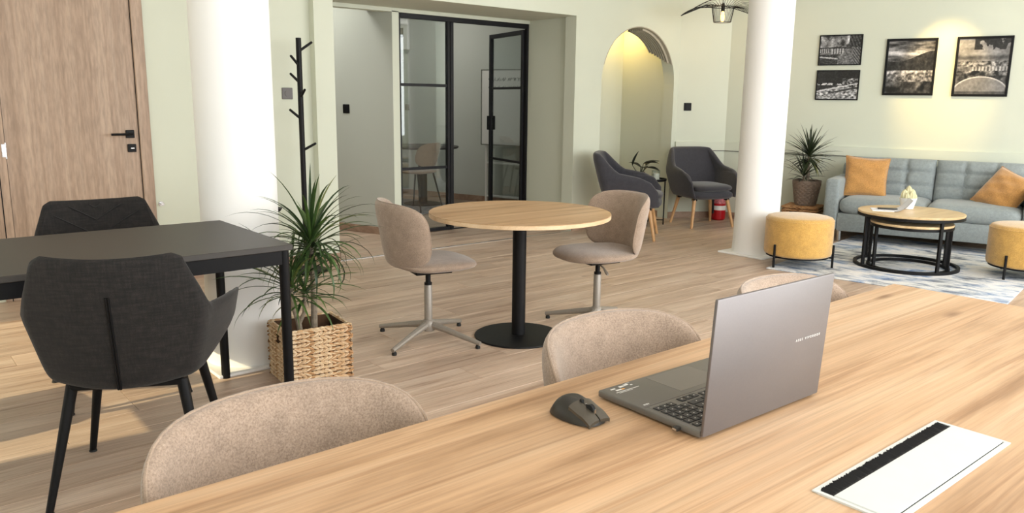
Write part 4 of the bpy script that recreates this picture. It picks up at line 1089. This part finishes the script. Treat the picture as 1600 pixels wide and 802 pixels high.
def cactus_col(h, r):
    b = B(); v = []; f = []; n = 24; m = 10
    for j in range(m+1):
        t = j/m; rr = r*(sin(pi*(.18+.82*t)))**.6 if j < m else .001; z = h*t
        for i in range(n): a = 2*pi*i/n; k = 1+.13*cos(8*a); v.append((rr*k*cos(a), rr*k*sin(a), z))
    for j in range(m):
        for i in range(n): f.append((j*n+i, j*n+(i+1) % n, (j+1)*n+(i+1) % n, (j+1)*n+i))
    return me_from('cactus', v, f, 60)
for (x, y, h, r) in ((0, 0, .115, .030), (-.034, .018, .085, .026), (.032, -.018, .085, .026), (-.018, -.034, .075, .024), (.016, .036, .080, .024), (.010, -.045, .055, .02), (-.045, -.01, .06, .02)):
    obj('cactus_lobe', cactus_col(h, r), 'cactus', cp, (x, y, .078))
bo = thing('open_booklet', 'white open booklet with a raised page on the coffee table', 'booklet', (6.480, 2.945, CTZ), rad(-58))
pg = B(); nn = 12; v = []
for i in range(nn+1):
    x = -.13+.15*i/nn; v += [(x, -.10, .003), (x, .10, .003)]
pg.box(-.14, .02, -.10, .10, 0, .004); obj('flat_pages', pg, 'paper', bo)
v = []
for i in range(nn+1):
    t = i/nn; x = .02+.125*t; z = .004+.095*t**2.2
    v += [(x, -.10, z), (x, .10, z), (x+.004*t, -.10, z-.002), (x+.004*t, .10, z-.002)]
cpg = B().add(v, [q for i in range(nn) for q in ((i*4, (i+1)*4, (i+1)*4+1, i*4+1), (i*4+2, i*4+3, (i+1)*4+3, (i+1)*4+2))]+[(0, 1, 3, 2), (nn*4, nn*4+2, nn*4+3, nn*4+1)])
obj('raised_page', cpg, 'paper', bo)
tag(obj('smartphone', B().box(-.075, .075, -.037, .037, 0, .009, .004, 2), 'phone', None, (6.500, 2.975, CTZ+.0045), rad(-62)), 'dark smartphone lying on the white booklet', 'phone')

# plant in diamond pot on wicker box
wp = SW(1.02, .36)
wk = woven_basket('wicker_box', 'brown wicker box under the taupe plant pot by the sofa', (0, 0, 0), RZS, .340, .30, .262, 9, 'wicker', False, True)
wk.location = wp - DS*.20 - NS*.15
dd = thing('potted_dracaena', 'dark dracaena in taupe diamond-patterned pot beside the sofa', 'plant', (wp.x-.02, wp.y, .270))
def diamond_pot():
    V = []; f = []; n, m = 112, 36
    for j in range(m+1):
        t = j/m; z = .255*t; r0 = lerp(.098, .140, t**.85)
        for i in range(n):
            a = 2*pi*i/n; k = 14
            p = (a*k/(2*pi)); q = t*6.5
            u = abs(((p+q) % 1)-.5)*2; w = abs(((p-q) % 1)-.5)*2
            d = min(1-u, 1-w)*1.0
            bump = .007*min(1, min(u, w)*2.2) if .03 < t < .93 else 0.004
            V.append(((r0+bump)*cos(a), (r0+bump)*sin(a), z))
    for j in range(m):
        for i in range(n): f.append((j*n+i, j*n+(i+1) % n, (j+1)*n+(i+1) % n, (j+1)*n+i))
    k = len(V)
    for i in range(n): a = 2*pi*i/n; V.append((.130*cos(a), .130*sin(a), .255))
    for i in range(n): a = 2*pi*i/n; V.append((.126*cos(a), .126*sin(a), .225))
    for i in range(n): f.append((m*n+i, m*n+(i+1) % n, k+(i+1) % n, k+i)); f.append((k+i, k+(i+1) % n, k+n+(i+1) % n, k+n+i))
    f.append(tuple(k+n+i for i in range(n))); f.append(tuple(range(n))[::-1])
    return me_from('pot', V, f, 30)
obj('pot', diamond_pot(), 'pot_taupe', dd)
obj('soil', B().lathe([(.125, .226), (.06, .24), (0, .245)], 24), 'soil', dd)
obj('stem', B().tube([(.0, 0, .23), (.01, .0, .32), (.0, .005, .42), (.005, .0, .50)], [.020, .018, .016, .013], 10), 'stem', dd)
obj('stem', B().tube([(-.02, .01, .24), (-.035, .015, .27), (-.04, .015, .30)], [.014, .012, .010], 10), 'stem', dd)
crown(dd, (.005, 0, .49), 84, (.26, .37), (.016, .023), -.45, 1.5, 'leaf_dark', 'd', 31, .6)
crown(dd, (-.04, .015, .29), 42, (.20, .30), (.014, .020), .0, 1.45, 'leaf_dark', 'e', 32, .6)

# ------------------------------------------------------------------ framed photographs
def fbm(x, y, seed=0, oct=5):
    from mathutils import noise as N
    s_ = 0; a = .5
    for o in range(oct): s_ += a*N.noise((x, y, seed*7.3)); x *= 2; y *= 2; a *= .5
    return s_
def photo_house(u, v):                     # old house with wooden balcony under cloudy sky
    g = .55+.9*fbm(u*5, v*5, 1)+.15*sin(u*30+8*fbm(u*3, v*3, 2))
    if v < .58-.05*u: g = .42+.5*fbm(u*14, v*14, 3)
    if .27 < u < .60 and .36 < v < .58: g = .75 if (int(u*46) % 3) else .12
    if .22 < u < .64 and .55 < v < .62-.12*abs(u-.42): g = .12
    if u < .24 and .40 < v < .60: g = .18 if (int(u*40) % 2 or v > .55) else .7
    if u > .70 and v > .48+.9*(.95-u): g = .10+.4*(int((u*1.0+v*.35)*26) % 2)*.5
    if u > .80 and v < .58: g = .20+.5*((int((u*.9+v*.5)*34) % 2))*.6
    if v < .34 and u < .45: g = .16+.6*(abs((v-.2)-.15*(.4-u)) < .025)+.3*fbm(u*20, v*20, 31)
    return g*.8+.35*fbm(u*26, v*26, 32)+.06
def photo_quay(u, v):                      # night quay with bright stone wall
    g = .10+.10*fbm(u*6, v*6, 4)
    if v < .56: g = .13+.2*fbm(u*12, v*30, 5)
    if .50 < v < .58 and fbm(u*16, v*16, 6) > .02: g = .75
    if v < .30+.32*u and v < .52: g = .55+1.1*fbm(u*14, v*14, 7)
    if u > .62 and .40 < v < .74: g = .35+1.3*fbm(u*18, v*18, 8)
    if v < .30*u+.28 and v > .30*u+.25: g = .8
    if v < .28*u+.16 and v > .28*u+.10 and u > .35: g = .2
    return g+.18*fbm(u*24, v*24, 33)
def photo_valley(u, v):                    # mountain above misty valley town
    ridge = .62+.14*u-.05*sin(u*5)
    if v > ridge:
        g = .42+.75*fbm(u*3, v*14, 9)+.32*math.exp(-((v-.76)/.05)**2)-.1*(v > .9)
    elif v > .44: g = .17+.25*fbm(u*10, v*10, 10)
    elif v > .22: g = .38+.9*fbm(u*16, v*18, 11)+.32*math.exp(-((v-.41)/.03)**2)
    else: g = .34+.5*fbm(u*8, v*8, 12)-.22*sstep(.16+.3*fbm(u*5, 1, 13)+.1*u, .06+.3*fbm(u*5, 1, 13)+.1*u, v)
    return g+.15*fbm(u*22, v*22, 34)
def photo_lake(u, v):                      # lake shore with boats and overhanging branch
    if v > .60:
        g = .56+.3*fbm(u*3, v*8, 14)-.25*math.exp(-((v-.66)/.05)**2)
        if v > .80 and u > .3 and fbm(u*9, v*9, 15) > -.12+.5*(.92-v): g = .15
    elif v > .50: g = .45+1.0*fbm(u*12, v*16, 16)
    elif v > .42: g = .42+.30*(int(u*30) % 2)*(u > .3)+.5*fbm(u*12, v*12, 17)
    elif v > .30: g = .30+1.1*fbm(u*9, v*14, 18)
    else: g = .42+.12*fbm(u*4, v*4, 19)
    e = ((u-.5)/.56)**2+((v+.02)/.33)**2
    if v < .34: g = .48+.1*fbm(u*5, v*5, 20) if e < .90 else (.48+.34*sstep(.90, 1.04, e) if e < 1.07 else .3+.6*fbm(u*10, v*10, 21))
    if v < .05: g *= .6
    return g+.14*fbm(u*20, v*20, 35)
def attr_mat(name):
    m = NT(name); a = m.n('ShaderNodeVertexColor'); a.layer_name = 'print'; m.col(a.outputs[0]); m.set(Roughness=.28); return m.m
M['photo'] = attr_mat('black_and_white_print')
def picture(s0, s1, z0, z1, fn, label, fw, tint):
    w, h = s1-s0, z1-z0
    t = thing('framed_photo', label, 'picture', tuple(SW((s0+s1)/2, .001, (z0+z1)/2)), RZS, 'black framed photographs above the sofa')
    fr = B()
    for q in ((-w/2, -w/2+fw, -h/2, h/2), (w/2-fw, w/2, -h/2, h/2), (-w/2+fw, w/2-fw, h/2-fw, h/2), (-w/2+fw, w/2-fw, -h/2, -h/2+fw)):
        fr.box(q[0], q[1], -.020, 0, q[2], q[3], .0015, 1)
    obj('frame', fr, 'black', t)
    nx, nz = 130, int(130*h/w); iw, ih = w/2-fw, h/2-fw
    V = [(lerp(-iw, iw, i/nx), -.010, lerp(-ih, ih, j/nz)) for j in range(nz+1) for i in range(nx+1)]
    F_ = [(j*(nx+1)+i, j*(nx+1)+i+1, (j+1)*(nx+1)+i+1, (j+1)*(nx+1)+i) for j in range(nz) for i in range(nx)]
    me = me_from('print', V, F_); ca = me.color_attributes.new('print', 'FLOAT_COLOR', 'POINT'); buf = []
    for j in range(nz+1):
        for i in range(nx+1):
            g = clamp(fn(i/nx, j/nz), .03, .97); g = g**2.2
            buf += [g*tint[0], g*tint[1], g*tint[2], 1]
    ca.data.foreach_set('color', buf); obj('print', me, 'photo', t)
picture(.945, 1.365, 1.698, 2.005, photo_house, 'black and white photo of an old timber house, top left', .011, (1, 1, 1.02))
picture(.944, 1.366, 1.345, 1.650, photo_quay, 'dark night photo of a stone quay, lower left', .011, (1, 1, 1.02))
picture(1.593, 2.050, 1.397, 1.948, photo_valley, 'tall sepia-grey photo of a mountain over misty valley', .022, (1, .96, .95))
picture(2.212, 2.678, 1.391, 1.950, photo_lake, 'tall sepia-grey photo of a lake shore under a branch', .022, (1, .96, .93))

# ------------------------------------------------------------------ wire pendant lamp and spotlights
pl = thing('pendant_lamp', 'black wire pendant lamp with wide brim and glowing bulb', 'lamp', (6.951, 5.031, 2.16))
obj('cord', B().tube([(0, 0, .12), (0, 0, CZ-2.16-.02)], .003, 6), 'black', pl); obj('ceiling_rose', B().lathe([(.05, CZ-2.16-.025), (.05, CZ-2.16), (.02, CZ-2.16)], 20), 'black', pl)
obj('lamp_holder', B().lathe([(.016, .045), (.016, .115), (.006, .125)], 16), 'rubber', pl)
obj('bulb', B().lathe([(.006, .048), (.014, .035), (.020, .0), (.019, -.03), (.010, -.052), (.001, -.056)], 16), 'bulb', pl)
wires = B(); NW = 40
for k in range(NW):
    a = 2*pi*k/NW; wires.tube([(.085*cos(a), .085*sin(a), -.06), (.110*cos(a), .110*sin(a), .085)], .0022, 5)
obj('cage', wires, 'black', pl)
rr = B()
for r, z in ((.085, -.06), (.110, .085)): rr.tube([(r*cos(2*pi*i/36), r*sin(2*pi*i/36), z) for i in range(37)], .003, 6, False)
obj('cage_ring', rr, 'black', pl)
br = B(); NB = 44; brim = lambda a: .115+.0*a
for k in range(NB):
    a = 2*pi*k/NB; rz_ = .41; za = .03-.075*cos(2*(a+rad(40)))
    br.tube([(.110*cos(a), .110*sin(a), .085), (.22*cos(a), .22*sin(a), .098+za*.45), (rz_*cos(a), rz_*sin(a), .045+za)], .0022, 5)
obj('brim_wire', br, 'black', pl)
obj('brim_ring', B().tube([(.41*cos(2*pi*i/60), .41*sin(2*pi*i/60), .045+.03-.075*cos(2*(2*pi*i/60+rad(40)))) for i in range(61)], .004, 6, False), 'black', pl)
def lamp(name, typ, loc, energy, color, parent=None, **k):
    l = bpy.data.lights.new(name, typ); l.energy = energy; l.color = color
    for a, v in k.items(): setattr(l, a, v)
    o = bpy.data.objects.new(name, l); COL.objects.link(o); o.location = loc
    if parent: o.parent = parent
    return o
lamp('bulb_glow', 'POINT', (6.951, 5.031, 2.08), 4, (1, .62, .28), shadow_soft_size=.03)
def spotlight(p, target, energy, size, label, blend=.8):
    t = thing('ceiling_spotlight', label, 'lamp', p)
    obj('housing', B().lathe([(.045, -.0), (.045, .06), (.03, .08)], 24), 'plate', t); obj('lens', B().lathe([(0, -.002), (.034, -.002), (.034, .001), (0, .001)], 20), 'led', t)
    o = lamp('spot_beam', 'SPOT', Vector(p)+Vector((0, 0, -.03)), energy, (1.0, .68, .24), spot_size=size, spot_blend=blend, shadow_soft_size=.04)
    o.rotation_euler = (Vector(target)-Vector(p)).to_track_quat('-Z', 'Y').to_euler()
spotlight(tuple(SW(2.13, .85, CZ-.085)), tuple(SW(2.13, 0, 1.62)), 150, rad(40), 'ceiling spotlight shining on the wall between the tall photos')
spotlight((6.90, 6.36, 2.27), (6.92, 6.40, 1.75), 20, rad(160), 'niche spotlight hidden above the arch')
